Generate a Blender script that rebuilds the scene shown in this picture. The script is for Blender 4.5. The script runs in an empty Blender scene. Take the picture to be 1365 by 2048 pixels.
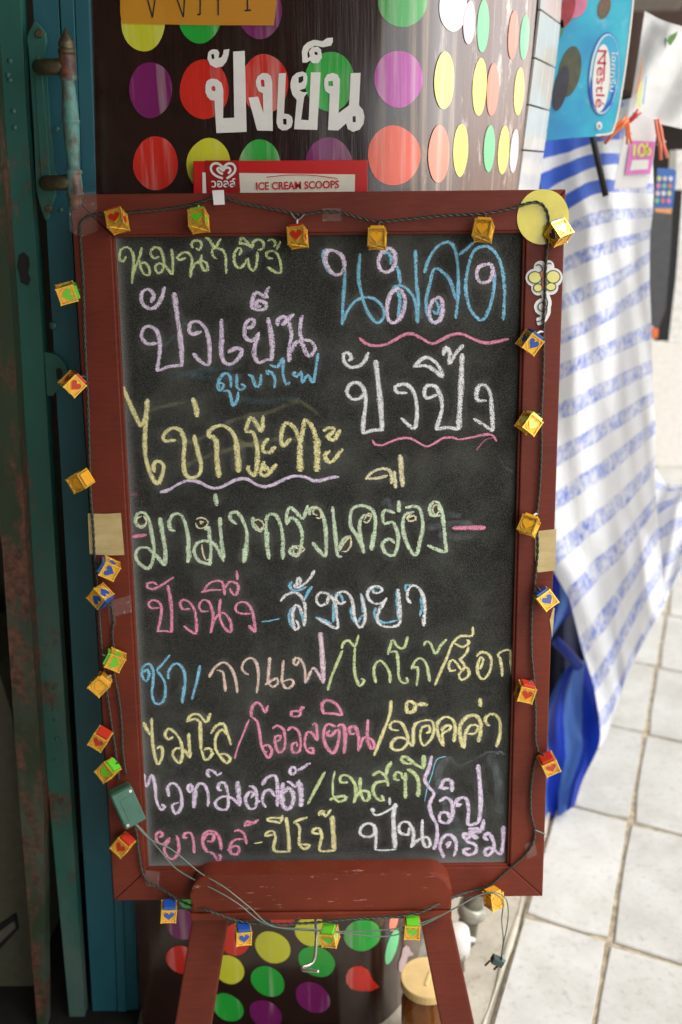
import bpy, bmesh, math, random
from mathutils import Vector, Matrix, Euler
from mathutils.bvhtree import BVHTree
R = math.radians
random.seed(7)
sc = bpy.context.scene
COL = sc.collection
# ------------------------------------------------------------------ camera
F_PX, W_PX, H_PX = 1900.0, 1365.0, 2048.0
CAM = Vector((0, 0, 1.38)); PITCH = R(19.5); ROLL = 0.0105
_f = Vector((0, math.cos(PITCH), -math.sin(PITCH)))
_r0 = Vector((1, 0, 0)); _u0 = _r0.cross(_f)
_r = _r0 * math.cos(ROLL) - _u0 * math.sin(ROLL)
_u = _u0 * math.cos(ROLL) + _r0 * math.sin(ROLL)
cd = bpy.data.cameras.new('camera'); cam = bpy.data.objects.new('camera', cd); COL.objects.link(cam)
m = Matrix.Identity(4)
for i, v in enumerate((_r, _u, -_f)):
    for j in range(3): m[j][i] = v[j]
m.translation = CAM; cam.matrix_world = m
cd.sensor_fit = 'VERTICAL'; cd.sensor_height = 36.0; cd.lens = F_PX / H_PX * 36.0
cd.clip_start = 0.05; cd.clip_end = 200
cd.dof.use_dof = True; cd.dof.focus_distance = 1.2; cd.dof.aperture_fstop = 3.2
sc.camera = cam
# ------------------------------------------------------------------ sky, sun, exposure
SUN_EL, SUN_AZ = R(56), R(116)          # azimuth measured clockwise from +Y
w = bpy.data.worlds.new("World"); sc.world = w; w.use_nodes = True
nt = w.node_tree; nt.nodes.clear()
sky = nt.nodes.new('ShaderNodeTexSky'); sky.sky_type = 'NISHITA'; sky.sun_disc = False
sky.sun_elevation = SUN_EL; sky.sun_rotation = SUN_AZ
hs = nt.nodes.new('ShaderNodeHueSaturation'); hs.inputs['Saturation'].default_value = 0.12
bg = nt.nodes.new('ShaderNodeBackground'); bg.inputs['Strength'].default_value = 0.15
wo = nt.nodes.new('ShaderNodeOutputWorld')
nt.links.new(sky.outputs[0], hs.inputs['Color']); nt.links.new(hs.outputs[0], bg.inputs[0]); nt.links.new(bg.outputs[0], wo.inputs[0])
sd = bpy.data.lights.new('sun', 'SUN'); sun = bpy.data.objects.new('sun', sd); COL.objects.link(sun)
sd.energy = 1.0; sd.angle = R(26); sd.color = (1, 0.98, 0.95)
sdir = Vector((math.sin(SUN_AZ) * math.cos(SUN_EL), math.cos(SUN_AZ) * math.cos(SUN_EL), math.sin(SUN_EL)))
sun.rotation_euler = sdir.to_track_quat('Z', 'Y').to_euler()
vs = sc.view_settings; sc.display_settings.display_device = 'sRGB'
vs.view_transform = 'Standard'; vs.look = 'None'; vs.exposure = 1.36; vs.gamma = 1; vs.use_curve_mapping = False
sc.cycles.max_bounces = 6; sc.cycles.transparent_max_bounces = 12

# ------------------------------------------------------------------ pixel / plane helpers
def ray(px, py): return _f * F_PX + _r * (px - W_PX / 2) - _u * (py - H_PX / 2)
def hit(px, py, p0, n):
    d = ray(px, py); return CAM + d * ((p0 - CAM).dot(n) / d.dot(n))
def atY(px, py, y): return hit(px, py, Vector((0, y, 0)), Vector((0, 1, 0)))
def atZ(px, py, z=0.0): return hit(px, py, Vector((0, 0, z)), Vector((0, 0, 1)))
# the chalkboard's own frame: x right, z up along the board, y into the wall
LEAN = R(8.6)
BO = hit(657, 1797, CAM + _f * 1.329, _f); BO = Vector(BO)
BM = Matrix.Translation(BO) @ Matrix.Rotation(-LEAN, 4, 'X')
BMI = BM.inverted()
BN = (BM.to_3x3() @ Vector((0, -1, 0))).normalized()
def B(px, py, off=0.0):            # pixel -> board frame, off metres in front of the wooden frame's face
    p = BMI @ hit(px, py, BO + BN * off, BN); return Vector((p.x, -off, p.z))

def sr(r, g, b):                   # sRGB 0..255 -> linear
    f = lambda c: ((c / 255 + .055) / 1.055) ** 2.4 if c > 10 else c / 255 / 12.92
    return (f(r), f(g), f(b), 1)
# ------------------------------------------------------------------ object helpers
def link(name, me, mat=None, parent=None, smooth=False):
    o = bpy.data.objects.new(name, me); COL.objects.link(o)
    if mat is not None and not len(me.materials): me.materials.append(mat)
    if parent is not None: o.parent = parent
    if smooth:
        for p in me.polygons: p.use_smooth = True
    return o
def mesh(name, verts, faces, mat=None, parent=None, smooth=False):
    me = bpy.data.meshes.new(name); me.from_pydata([tuple(v) for v in verts], [], faces); me.update()
    return link(name, me, mat, parent, smooth)
def bmo(name, bm, mat=None, parent=None, smooth=False):
    bmesh.ops.recalc_face_normals(bm, faces=bm.faces)
    me = bpy.data.meshes.new(name); bm.to_mesh(me); bm.free()
    return link(name, me, mat, parent, smooth)
def tag(o, label=None, cat=None, group=None, kind=None):
    for k, v in (('label', label), ('category', cat), ('group', group), ('kind', kind)):
        if v: o[k] = v
    return o
def empty(name, M=None, parent=None):
    o = bpy.data.objects.new(name, None); COL.objects.link(o); o.empty_display_size = .02
    if M is not None: o.matrix_world = M
    if parent: o.parent = parent
    return o
def add_box(bm, c, s, rot=None, bev=0.0):
    r = bmesh.ops.create_cube(bm, size=1)
    vs_ = r['verts']; M = Matrix.Translation(Vector(c)) @ (rot.to_matrix().to_4x4() if rot is not None else Matrix.Identity(4)) @ Matrix.Diagonal((*s, 1))
    bmesh.ops.transform(bm, matrix=M, verts=vs_)
    if bev:
        es = {e for v in vs_ for e in v.link_edges}
        bmesh.ops.bevel(bm, geom=list(es), offset=bev, segments=2, affect='EDGES', profile=.6)
def box(name, c, s, mat, parent=None, rot=None, bev=0.0):
    bm = bmesh.new(); add_box(bm, c, s, rot, bev); return bmo(name, bm, mat, parent)
def add_prism(bm, front, back, bev=0.0):        # two matching loops of points
    a = [bm.verts.new(p) for p in front]; b = [bm.verts.new(p) for p in back]; n = len(a)
    fs = [bm.faces.new(a), bm.faces.new(b[::-1])]
    for i in range(n): fs.append(bm.faces.new((a[i], b[i], b[(i + 1) % n], a[(i + 1) % n])))
    if bev:
        es = [e for e in fs[0].edges]
        bmesh.ops.bevel(bm, geom=es, offset=bev, segments=2, affect='EDGES', profile=.6)
def prism_px(name, poly, y, th, mat, parent=None, bev=0.0):   # outline seen at plane y, th metres thick going back
    fr = [atY(a, b, y) for a, b in poly]; bk = [p + Vector((0, th, 0)) for p in fr]
    bm = bmesh.new(); add_prism(bm, fr, bk, bev); return bmo(name, bm, mat, parent)
def prism_b(name, poly, off, th, mat, parent=None, bev=0.0, pix=True):     # same in the board frame
    fr = [B(a, b, off) if pix else Vector((a, -off, b)) for a, b in poly]; bk = [p + Vector((0, th, 0)) for p in fr]
    bm = bmesh.new(); add_prism(bm, fr, bk, bev); return bmo(name, bm, mat, parent)
def catmull(pts, step):
    pts = [Vector(p) for p in pts]
    if len(pts) == 2:
        n = max(2, int((pts[1] - pts[0]).length / step)); return [pts[0].lerp(pts[1], i / n) for i in range(n + 1)]
    P = [pts[0] * 2 - pts[1]] + pts + [pts[-1] * 2 - pts[-2]]; out = []
    for i in range(1, len(P) - 2):
        p0, p1, p2, p3 = P[i - 1:i + 3]; n = max(2, int((p2 - p1).length / step))
        for k in range(n):
            t = k / n
            out.append(.5 * ((2 * p1) + (p2 - p0) * t + (2 * p0 - 5 * p1 + 4 * p2 - p3) * t * t + (3 * p1 - p0 - 3 * p2 + p3) * t ** 3))
    out.append(pts[-1]); return out
def add_tube(bm, pts, rad, seg=6, cap=True):
    n = len(pts); rings = []
    t0 = (pts[1] - pts[0]).normalized(); up = Vector((0, 0, 1)) if abs(t0.z) < .9 else Vector((1, 0, 0))
    nrm = t0.cross(up).normalized()
    for i, p in enumerate(pts):
        t = (pts[min(i + 1, n - 1)] - pts[max(i - 1, 0)])
        if t.length < 1e-9: t = t0.copy()
        t.normalize(); nrm = (nrm - t * nrm.dot(t))
        if nrm.length < 1e-6: nrm = t.orthogonal()
        nrm.normalize(); bi = t.cross(nrm); r = rad(i / (n - 1)) if callable(rad) else rad
        rings.append([bm.verts.new(p + nrm * (r * math.cos(a)) + bi * (r * math.sin(a))) for a in (2 * math.pi * k / seg for k in range(seg))])
    for a, b in zip(rings, rings[1:]):
        for k in range(seg): bm.faces.new((a[k], a[(k + 1) % seg], b[(k + 1) % seg], b[k]))
    if cap: bm.faces.new(rings[0][::-1]); bm.faces.new(rings[-1])
def add_lathe(bm, prof, a, b, seg=20):          # prof: (t along a->b, radius)
    ax = (b - a); L = ax.length; t = ax.normalized(); n = t.orthogonal().normalized(); bi = t.cross(n); rings = []
    for (s, r) in prof:
        c = a + ax * s; rings.append([bm.verts.new(c + n * (r * math.cos(q)) + bi * (r * math.sin(q))) for q in (2 * math.pi * k / seg for k in range(seg))])
    for p, q in zip(rings, rings[1:]):
        for k in range(seg): bm.faces.new((p[k], p[(k + 1) % seg], q[(k + 1) % seg], q[k]))
    bm.faces.new(rings[0][::-1]); bm.faces.new(rings[-1])

# ------------------------------------------------------------------ materials
def nmat(name):
    m = bpy.data.materials.new(name); m.use_nodes = True; t = m.node_tree
    return m, t, t.nodes['Principled BSDF'], t.links
def N(t, typ, **kw):
    n = t.nodes.new(typ)
    for k, v in kw.items():
        if k in n.inputs: n.inputs[k].default_value = v
        else: setattr(n, k, v)
    return n
def noise(t, coord, scale, detail=4, rough=.55, stretch=None):
    n = N(t, 'ShaderNodeTexNoise', Scale=scale, Detail=detail, Roughness=rough)
    if stretch:
        mp = N(t, 'ShaderNodeMapping'); mp.inputs['Scale'].default_value = stretch
        t.links.new(coord, mp.inputs[0]); coord = mp.outputs[0]
    t.links.new(coord, n.inputs['Vector']); return n.outputs['Fac']
def ramp(t, fac, stops):
    r = N(t, 'ShaderNodeValToRGB'); e = r.color_ramp.elements
    while len(e) < len(stops): e.new(.5)
    for el, (p, c) in zip(e, stops): el.position = p; el.color = c if len(c) == 4 else (*c, 1)
    t.links.new(fac, r.inputs[0]); return r.outputs[0]
def mixc(t, fac, a, b, mode='MIX'):
    m = N(t, 'ShaderNodeMix', data_type='RGBA', blend_type=mode)
    for v, i in ((fac, 0), (a, 6), (b, 7)):
        if hasattr(v, 'links') or hasattr(v, 'is_linked'): t.links.new(v, m.inputs[i])
        else: m.inputs[i].default_value = v
    return m.outputs[2]
def math_(t, op, a, b=None, c=None, clamp=False):
    m = N(t, 'ShaderNodeMath', operation=op, use_clamp=clamp)
    for i, v in enumerate((a, b, c)):
        if v is None: continue
        if hasattr(v, 'is_linked'): t.links.new(v, m.inputs[i])
        else: m.inputs[i].default_value = v
    return m.outputs[0]
def bump(t, bsdf, h, strength=.3, dist=.001):
    b = N(t, 'ShaderNodeBump', Strength=strength, Distance=dist); t.links.new(h, b.inputs['Height']); t.links.new(b.outputs[0], bsdf.inputs['Normal'])
def obj_co(t): return N(t, 'ShaderNodeTexCoord').outputs['Object']
def simple(name, col, rough=.6, metal=0.0, var=.12, scale=60, bmp=.15, spec=.5, coat=0.0):
    m, t, b, l = nmat(name); co = obj_co(t); n = noise(t, co, scale, 6, .6)
    dk = tuple(c * (1 - var * 1.6) for c in col[:3]) + (1,); lt = tuple(min(1, c * (1 + var)) for c in col[:3]) + (1,)
    l.new(ramp(t, n, [(.3, dk), (.7, lt)]), b.inputs['Base Color'])
    b.inputs['Roughness'].default_value = rough; b.inputs['Metallic'].default_value = metal
    b.inputs['Specular IOR Level'].default_value = spec; b.inputs['Coat Weight'].default_value = coat
    if bmp: bump(t, b, n, bmp, .0006)
    return m
def wood_mat():
    m, t, b, l = nmat('red_brown_painted_wood'); co = obj_co(t)
    big = noise(t, co, 7, 4); fine = noise(t, co, 160, 5, .6); 
    c = ramp(t, big, [(.3, sr(92, 34, 19)), (.7, sr(116, 46, 26))])
    scr = noise(t, co, 260, 3, .7); sel = noise(t, co, 9, 2)
    k = math_(t, 'MULTIPLY', math_(t, 'GREATER_THAN', scr, .69), math_(t, 'GREATER_THAN', sel, .55))
    c = mixc(t, math_(t, 'MULTIPLY', k, .45), c, sr(170, 120, 105))
    ch = noise(t, co, 75, 6, .75); c = mixc(t, math_(t, 'MULTIPLY', math_(t, 'GREATER_THAN', ch, .71), .55), c, sr(150, 96, 80)); gr = noise(t, co, 16, 5, .6); c = mixc(t, math_(t, 'MULTIPLY', math_(t, 'SUBTRACT', gr, .5, clamp=True), 1.6), c, sr(58, 24, 18))
    g = noise(t, co, 30, 6, .6, (1, 1, 9)); c = mixc(t, .28, c, ramp(t, g, [(.3, sr(70, 24, 17)), (.7, sr(122, 52, 40))]))
    l.new(c, b.inputs['Base Color']); b.inputs['Roughness'].default_value = .42
    l.new(ramp(t, fine, [(.3, (.42,) * 3), (.7, (.62,) * 3)]), b.inputs['Roughness']); b.inputs['Specular IOR Level'].default_value = .28; bump(t, b, fine, .12, .0005); return m
WOOD = wood_mat()
def worn_wood():
    m, t, b, l = nmat('worn_painted_wood'); co = obj_co(t)
    c = ramp(t, noise(t, co, 8, 4), [(.3, sr(94, 35, 20)), (.7, sr(118, 47, 27))])
    st = noise(t, co, 18, 6, .75, (1, 1, 16)); sp = noise(t, co, 120, 4, .7, (.35, 1, 2.4))
    k = math_(t, 'MULTIPLY', math_(t, 'GREATER_THAN', st, .57), math_(t, 'GREATER_THAN', sp, .6))
    c = mixc(t, math_(t, 'MULTIPLY', k, .55), c, sr(188, 148, 132))
    l.new(c, b.inputs['Base Color']); b.inputs['Roughness'].default_value = .5; b.inputs['Specular IOR Level'].default_value = .28; bump(t, b, st, .2, .0006); return m
WORN = worn_wood()
def slate_mat():
    m, t, b, l = nmat('chalk_dusted_slate'); co = obj_co(t)
    f = noise(t, co, 950, 2, .6); g = noise(t, co, 14, 5, .6); h = noise(t, co, 3.2, 3, .5)
    c = ramp(t, f, [(.36, (.004, .0042, .0035)), (.54, (.022, .022, .0185)), (.70, (.13, .13, .112))])
    dust = ramp(t, g, [(.46, (0, 0, 0)), (.78, (.2,) * 3)])
    c = mixc(t, dust, c, (.22, .228, .2, 1))
    # chalk dust settled along the left and lower edge of the slate
    sx = N(t, 'ShaderNodeSeparateXYZ'); l.new(co, sx.inputs[0])
    e1 = math_(t, 'SUBTRACT', 1, math_(t, 'MULTIPLY', math_(t, 'SUBTRACT', sx.outputs[0], -.2515), 60), clamp=True)
    e2 = math_(t, 'SUBTRACT', 1, math_(t, 'MULTIPLY', math_(t, 'SUBTRACT', sx.outputs[2], .046), 34), clamp=True)
    e = math_(t, 'MAXIMUM', e1, e2); e = math_(t, 'POWER', e, 2.0); e = math_(t, 'MULTIPLY', e, math_(t, 'MULTIPLY', f, .8))
    c = mixc(t, e, c, (.42, .42, .40, 1))
    l.new(c, b.inputs['Base Color']); b.inputs['Roughness'].default_value = .85; b.inputs['Specular IOR Level'].default_value = .25
    bump(t, b, f, .35, .0006); return m
SLATE = slate_mat()
def chalk_mat(name, col, strength=1.0):
    m, t, b, l = nmat(name); co = obj_co(t)
    uv = N(t, 'ShaderNodeUVMap'); s = N(t, 'ShaderNodeSeparateXYZ'); l.new(uv.outputs[0], s.inputs[0])
    v = math_(t, 'ABSOLUTE', s.outputs[1]); v2 = math_(t, 'POWER', v, 2.6)
    n1 = noise(t, co, 720, 2, .75); n2 = noise(t, co, 150, 3, .6)
    n = math_(t, 'ADD', math_(t, 'MULTIPLY', n1, .8), math_(t, 'MULTIPLY', n2, .2))
    th = math_(t, 'ADD', math_(t, 'MULTIPLY', v2, .22), .355)
    a = math_(t, 'MULTIPLY', math_(t, 'SUBTRACT', n, th), 8 * strength, clamp=True)
    a = math_(t, 'MULTIPLY', a, .93 * min(1, strength))
    tr = N(t, 'ShaderNodeBsdfTransparent'); mx = N(t, 'ShaderNodeMixShader')
    c2 = tuple(x * .86 for x in col[:3]) + (1,); col = tuple(min(.9, x * 1.12) for x in col[:3]) + (1,)
    l.new(ramp(t, n2, [(.35, c2), (.65, col)]), b.inputs['Base Color']); b.inputs['Roughness'].default_value = .95; b.inputs['Specular IOR Level'].default_value = .1
    l.new(a, mx.inputs[0]); l.new(tr.outputs[0], mx.inputs[1]); l.new(b.outputs[0], mx.inputs[2])
    l.new(mx.outputs[0], t.nodes['Material Output'].inputs[0]); return m
def smudge_mat(name, col, amt):
    m, t, b, l = nmat(name); co = obj_co(t)
    uv = N(t, 'ShaderNodeUVMap'); s = N(t, 'ShaderNodeSeparateXYZ'); l.new(uv.outputs[0], s.inputs[0])
    v = math_(t, 'ABSOLUTE', s.outputs[1]); n = noise(t, co, 45, 5, .65); f = noise(t, co, 900, 1)
    a = math_(t, 'MULTIPLY', math_(t, 'SUBTRACT', 1, math_(t, 'POWER', v, 2)), math_(t, 'MULTIPLY', math_(t, 'SUBTRACT', n, .3, clamp=True), amt * 2.4), clamp=True)
    a = math_(t, 'MULTIPLY', a, math_(t, 'ADD', math_(t, 'MULTIPLY', f, 1.4), .1), clamp=True)
    tr = N(t, 'ShaderNodeBsdfTransparent'); mx = N(t, 'ShaderNodeMixShader')
    b.inputs['Base Color'].default_value = col; b.inputs['Roughness'].default_value = .95; b.inputs['Specular IOR Level'].default_value = .1
    l.new(a, mx.inputs[0]); l.new(tr.outputs[0], mx.inputs[1]); l.new(b.outputs[0], mx.inputs[2])
    l.new(mx.outputs[0], t.nodes['Material Output'].inputs[0]); return m
CH = {k: chalk_mat('chalk_' + k, sr(*v)) for k, v in dict(green=(206, 222, 160), lilac=(230, 212, 238), blue=(136, 198, 226),
      yellow=(242, 228, 165), pink=(238, 150, 176), white=(244, 242, 240), peach=(230, 204, 188), mint=(208, 226, 192), rose=(234, 206, 216), cream=(232, 222, 182)).items()}
DUST = smudge_mat('chalk_dust', sr(190, 190, 184), .13)
SMG = smudge_mat('chalk_smudge_grey', sr(150, 160, 165), .42); SMB = smudge_mat('chalk_smudge_blue', sr(120, 160, 175), .24)
SMY = smudge_mat('chalk_smudge_yellow', sr(180, 176, 135), .32); SMP = smudge_mat('chalk_smudge_pink', sr(200, 130, 160), .8)
def teal_mat(name, c1, c2, rust, zs=1.0):
    m, t, b, l = nmat(name); co = obj_co(t)
    c = ramp(t, noise(t, co, 6, 4, .6, (1, 1, .4)), [(.3, c1), (.7, c2)])
    sz = N(t, 'ShaderNodeSeparateXYZ'); l.new(co, sz.inputs[0]); bl = noise(t, co, 9, 5, .6, (1, 1, .3))
    lowk = math_(t, 'MULTIPLY', math_(t, 'MULTIPLY', math_(t, 'SUBTRACT', .95, sz.outputs[2]), 2.2, clamp=True), math_(t, 'MULTIPLY', math_(t, 'SUBTRACT', bl, .38), 5, clamp=True)); c = mixc(t, math_(t, 'MULTIPLY', lowk, zs * .6), c, sr(108, 116, 108))
    n = noise(t, co, 22, 8, .7, (1, 1, .45)); n2 = noise(t, co, 5, 3)
    k = math_(t, 'MULTIPLY', math_(t, 'SUBTRACT', math_(t, 'ADD', math_(t, 'MULTIPLY', n, .7), math_(t, 'MULTIPLY', n2, .3)), 1 - rust), 14, clamp=True)
    c = mixc(t, k, c, ramp(t, noise(t, co, 90, 4), [(.3, sr(52, 36, 28)), (.7, sr(120, 78, 60))]))
    dk = noise(t, co, 160, 3, .6); c = mixc(t, math_(t, 'MULTIPLY', math_(t, 'GREATER_THAN', dk, .68), .5), c, sr(40, 60, 58))
    l.new(c, b.inputs['Base Color']); b.inputs['Roughness'].default_value = .5; bump(t, b, n, .5, .001); return m
TEAL = teal_mat('teal_gloss_paint', sr(24, 78, 70), sr(46, 104, 92), .45)
TEALB = teal_mat('blue_teal_paint', sr(18, 74, 88), sr(40, 102, 112), .41, 0.0)
TEALW = teal_mat('weathered_grey_teal_paint', sr(50, 70, 66), sr(74, 96, 90), .47)
GREENW = teal_mat('weathered_green_paint', sr(30, 44, 30), sr(54, 68, 46), .5)
BRONZE = simple('worn_bronze', sr(92, 84, 62), .45, .5, .3, 90)
DARK = simple('near_black', sr(14, 13, 13), .7, 0, .2)
GLOSSBROWN = None
def gloss_brown():
    m, t, b, l = nmat('dark_brown_glossy_plastic'); co = obj_co(t)
    s = noise(t, co, 60, 5, .6, (1, 1, .04)); n = noise(t, co, 30, 7, .7)
    c = ramp(t, n, [(.3, sr(30, 15, 11)), (.7, sr(48, 26, 19))])
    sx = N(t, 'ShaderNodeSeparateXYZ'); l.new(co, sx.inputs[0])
    side = math_(t, 'MULTIPLY', math_(t, 'SUBTRACT', sx.outputs[0], .08), 8, clamp=True)       # street reflections painted as pale haze, plus scuffed film, on the street side
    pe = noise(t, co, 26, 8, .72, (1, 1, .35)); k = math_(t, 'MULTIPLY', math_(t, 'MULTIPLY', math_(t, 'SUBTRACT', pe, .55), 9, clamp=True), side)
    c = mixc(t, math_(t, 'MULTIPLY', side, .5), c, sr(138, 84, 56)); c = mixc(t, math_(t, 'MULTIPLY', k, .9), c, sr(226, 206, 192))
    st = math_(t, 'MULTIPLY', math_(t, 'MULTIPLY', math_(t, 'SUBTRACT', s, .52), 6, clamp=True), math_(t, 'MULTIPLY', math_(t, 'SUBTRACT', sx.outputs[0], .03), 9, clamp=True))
    c = mixc(t, math_(t, 'MULTIPLY', st, .5), c, sr(196, 166, 138))  # vertical highlight streaks painted into the wrap's colour
    l.new(c, b.inputs['Base Color']); b.inputs['Roughness'].default_value = .22
    b.inputs['Coat Weight'].default_value = .7; b.inputs['Coat Roughness'].default_value = .12
    bump(t, b, s, .25, .003); return m
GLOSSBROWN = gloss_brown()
def floor_tile_mat():
    m, t, b, l = nmat('pale_floor_tile'); g = N(t, 'ShaderNodeNewGeometry').outputs['Position']
    oi = N(t, 'ShaderNodeObjectInfo'); n = noise(t, g, 9, 8, .65); f = noise(t, g, 70, 6, .65)
    c = ramp(t, n, [(.3, sr(176, 173, 165)), (.7, sr(200, 198, 192))])
    c = mixc(t, math_(t, 'MULTIPLY', math_(t, 'SUBTRACT', f, .54, clamp=True), 2.4), c, sr(132, 124, 108)); dz = noise(t, g, 3, 6, .7); c = mixc(t, math_(t, 'MULTIPLY', math_(t, 'SUBTRACT', dz, .5, clamp=True), 1.8), c, sr(158, 152, 138))
    st = noise(t, g, 230, 3, .6); c = mixc(t, math_(t, 'MULTIPLY', math_(t, 'GREATER_THAN', st, .71), .5), c, sr(90, 76, 60))
    hv = N(t, 'ShaderNodeHueSaturation'); l.new(c, hv.inputs['Color']); l.new(math_(t, 'ADD', math_(t, 'MULTIPLY', oi.outputs['Random'], .12), .93), hv.inputs['Value'])
    l.new(hv.outputs[0], b.inputs['Base Color']); b.inputs['Roughness'].default_value = .55; bump(t, b, f, .2, .001); return m
FT = floor_tile_mat()
GROUT = simple('dirty_grout', sr(168, 154, 130), .95, 0, .35, 60, .6)
CONC = None
def conc():
    m, t, b, l = nmat('stained_concrete'); co = obj_co(t); n = noise(t, co, 7, 8, .7); f = noise(t, co, 60, 6, .7)
    c = ramp(t, n, [(.3, sr(150, 142, 124)), (.7, sr(196, 188, 172))]); c = mixc(t, math_(t, 'MULTIPLY', math_(t, 'SUBTRACT', f, .55, clamp=True), 3), c, sr(96, 84, 66))
    l.new(c, b.inputs['Base Color']); b.inputs['Roughness'].default_value = .85; bump(t, b, f, .5, .002); return m
CONC = conc()
WTILE = simple('white_glazed_tile', sr(218, 214, 206), .18, 0, .05, 14, .05, coat=.4)
def flat(name, rgb, rough=.35, var=.05, **k): return simple(name, sr(*rgb), rough, 0, var, 40, .04, **k)
def sticker_mat(name, v):
    m, t, b, l = nmat(name); co = obj_co(t); n = noise(t, co, 9, 6, .6); st = noise(t, co, 60, 5, .6, (1, 1, .04)); f = noise(t, co, 130, 5, .7); c0 = sr(*v)
    c = ramp(t, n, [(.3, tuple(x * .86 for x in c0[:3]) + (1,)), (.7, c0)]); c = mixc(t, math_(t, 'MULTIPLY', math_(t, 'SUBTRACT', st, .52, clamp=True), 1.6), c, sr(236, 226, 214))
    c = mixc(t, math_(t, 'MULTIPLY', math_(t, 'GREATER_THAN', f, .70), .35), c, sr(70, 50, 40)); l.new(c, b.inputs['Base Color']); b.inputs['Roughness'].default_value = .3; b.inputs['Coat Weight'].default_value = .5; b.inputs['Coat Roughness'].default_value = .12; bump(t, b, st, .25, .003); return m
DOT = {k: sticker_mat('dot_sticker_' + k, v) for k, v in dict(red=(214, 40, 26), yellow=(214, 214, 50), green=(40, 172, 60), purple=(122, 26, 98), orange=(238, 84, 44),
       magenta=(190, 56, 168), pink=(236, 196, 206), mint=(110, 206, 140), salmon=(238, 130, 96), white=(232, 228, 224), lemon=(232, 232, 100)).items()}
WHITE = flat('white_print', (232, 230, 224), .4); CREAM = flat('cream_print', (226, 220, 200), .4); REDP = flat('red_print', (200, 24, 22), .3); DREDP = flat('dark_red_print', (160, 14, 16), .3)
INK = flat('black_ink', (22, 22, 30), .5)

# ------------------------------------------------------------------ ribbons and flat prints
def ribbons(name, strokes, mat, parent, tofn, wfn_noise=.12, base=.0004, step=.0035, wvar=(1.0, 0.0)):
    """strokes: list of (pixel points, width in metres). tofn maps px to the parent's flat local frame (x, off, z)."""
    V, Fc, UV = [], [], []
    for si, (pts, wd) in enumerate(strokes):
        P = catmull([tofn(a, b) for a, b in pts], step); n = len(P); ph = random.random() * 9
        for i, p in enumerate(P):
            t = (P[min(i + 1, n - 1)] - P[max(i - 1, 0)]); t = Vector((t.x, 0, t.z))
            if t.length < 1e-9: t = Vector((1, 0, 0))
            t.normalize(); nr = Vector((-t.z, 0, t.x))
            hw = wd / 2 * (1 + wfn_noise * math.sin(ph + i * .45) + .08 * (random.random() - .5))
            hw *= wvar[0] + wvar[1] * abs(t.z)
            if i in (0, n - 1): hw *= .55
            lift = base + si * .00004 + i / n * .00005
            for k, v in enumerate((-1, 0, 1)):
                q = p + nr * (hw * v); V.append((q.x, p.y - lift - (.00012 if v == 0 else 0), q.z)); UV.append((i * step * 50, v))
        o = len(V) - n * 3
        for i in range(n - 1):
            for k in (0, 1):
                a = o + i * 3 + k; Fc.append((a, a + 1, a + 4, a + 3))
    me = bpy.data.meshes.new(name); me.from_pydata(V, [], Fc)
    uvl = me.uv_layers.new(name='UVMap')
    for lp in me.loops: uvl.data[lp.index].uv = UV[lp.vertex_index]
    return link(name, me, mat, parent)
def fill2d(polys):                 # outline + holes -> (verts2d, faces) via a filled 2D curve
    cu = bpy.data.curves.new('outline', 'CURVE'); cu.dimensions = '2D'; cu.fill_mode = 'BOTH'
    for pl in polys:
        s = cu.splines.new('POLY'); s.points.add(len(pl) - 1); s.use_cyclic_u = True
        for q, (x, y) in zip(s.points, pl): q.co = (x, y, 0, 1)
    o = bpy.data.objects.new('outline', cu); COL.objects.link(o)
    me = bpy.data.meshes.new_from_object(o.evaluated_get(bpy.context.evaluated_depsgraph_get()))
    v = [tuple(x.co) for x in me.vertices]; f = [tuple(p.vertices) for p in me.polygons]
    bpy.data.objects.remove(o); bpy.data.curves.remove(cu); bpy.data.meshes.remove(me); return v, f
def text2d(s, size=1.0, bold=0.0):
    cu = bpy.data.curves.new('txt', 'FONT'); cu.body = s; cu.size = size; cu.align_x = 'CENTER'; cu.align_y = 'CENTER'; cu.resolution_u = 3; cu.offset = bold
    o = bpy.data.objects.new('txt', cu); COL.objects.link(o)
    me = bpy.data.meshes.new_from_object(o.evaluated_get(bpy.context.evaluated_depsgraph_get()))
    v = [tuple(x.co) for x in me.vertices]; f = [tuple(p.vertices) for p in me.polygons]
    bpy.data.objects.remove(o); bpy.data.curves.remove(cu); bpy.data.meshes.remove(me); return v, f
def ell(cx, cy, rx, ry, rot=0, n=28, wob=0.0):
    ph = random.random() * 6
    out = []
    for k in range(n):
        a = 2 * math.pi * k / n; q = 1 + wob * (math.sin(3 * a + ph) + .6 * math.sin(5 * a + 2 * ph)); x, y = rx * q * math.cos(a), ry * q * math.sin(a)
        out.append((cx + x * math.cos(rot) - y * math.sin(rot), cy + x * math.sin(rot) + y * math.cos(rot)))
    return out
# ================================================================== GROUND
ground = tag(mesh('ground', [(-30, -20, -.012), (30, -20, -.012), (30, 60, -.012), (-30, 60, -.012)], [(0, 1, 2, 3)], CONC), kind='structure')
gd = Vector((math.cos(R(68)), math.sin(R(68)), 0)); gc = Vector((math.cos(R(-26.8)), math.sin(R(-26.8)), 0)); G0 = Vector((.501, 1.431, 0)); T = .382
def gp(u, v, z=0): q = G0 + gc * u + gd * v; return Vector((q.x, q.y, z))
kx = -.165
bedv = [gp(kx, -9 * T), gp(13 * T, -9 * T), gp(13 * T, 15 * T), gp(kx, 15 * T)]
pav = tag(mesh('pavement', [(*p.xy, -.004) for p in bedv] + [(*p.xy, -.011) for p in bedv], [(0, 1, 2, 3), (7, 6, 5, 4), (0, 4, 5, 1), (1, 5, 6, 2), (2, 6, 7, 3), (3, 7, 4, 0)], GROUT), kind='structure')
tile_cache = {}
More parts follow.
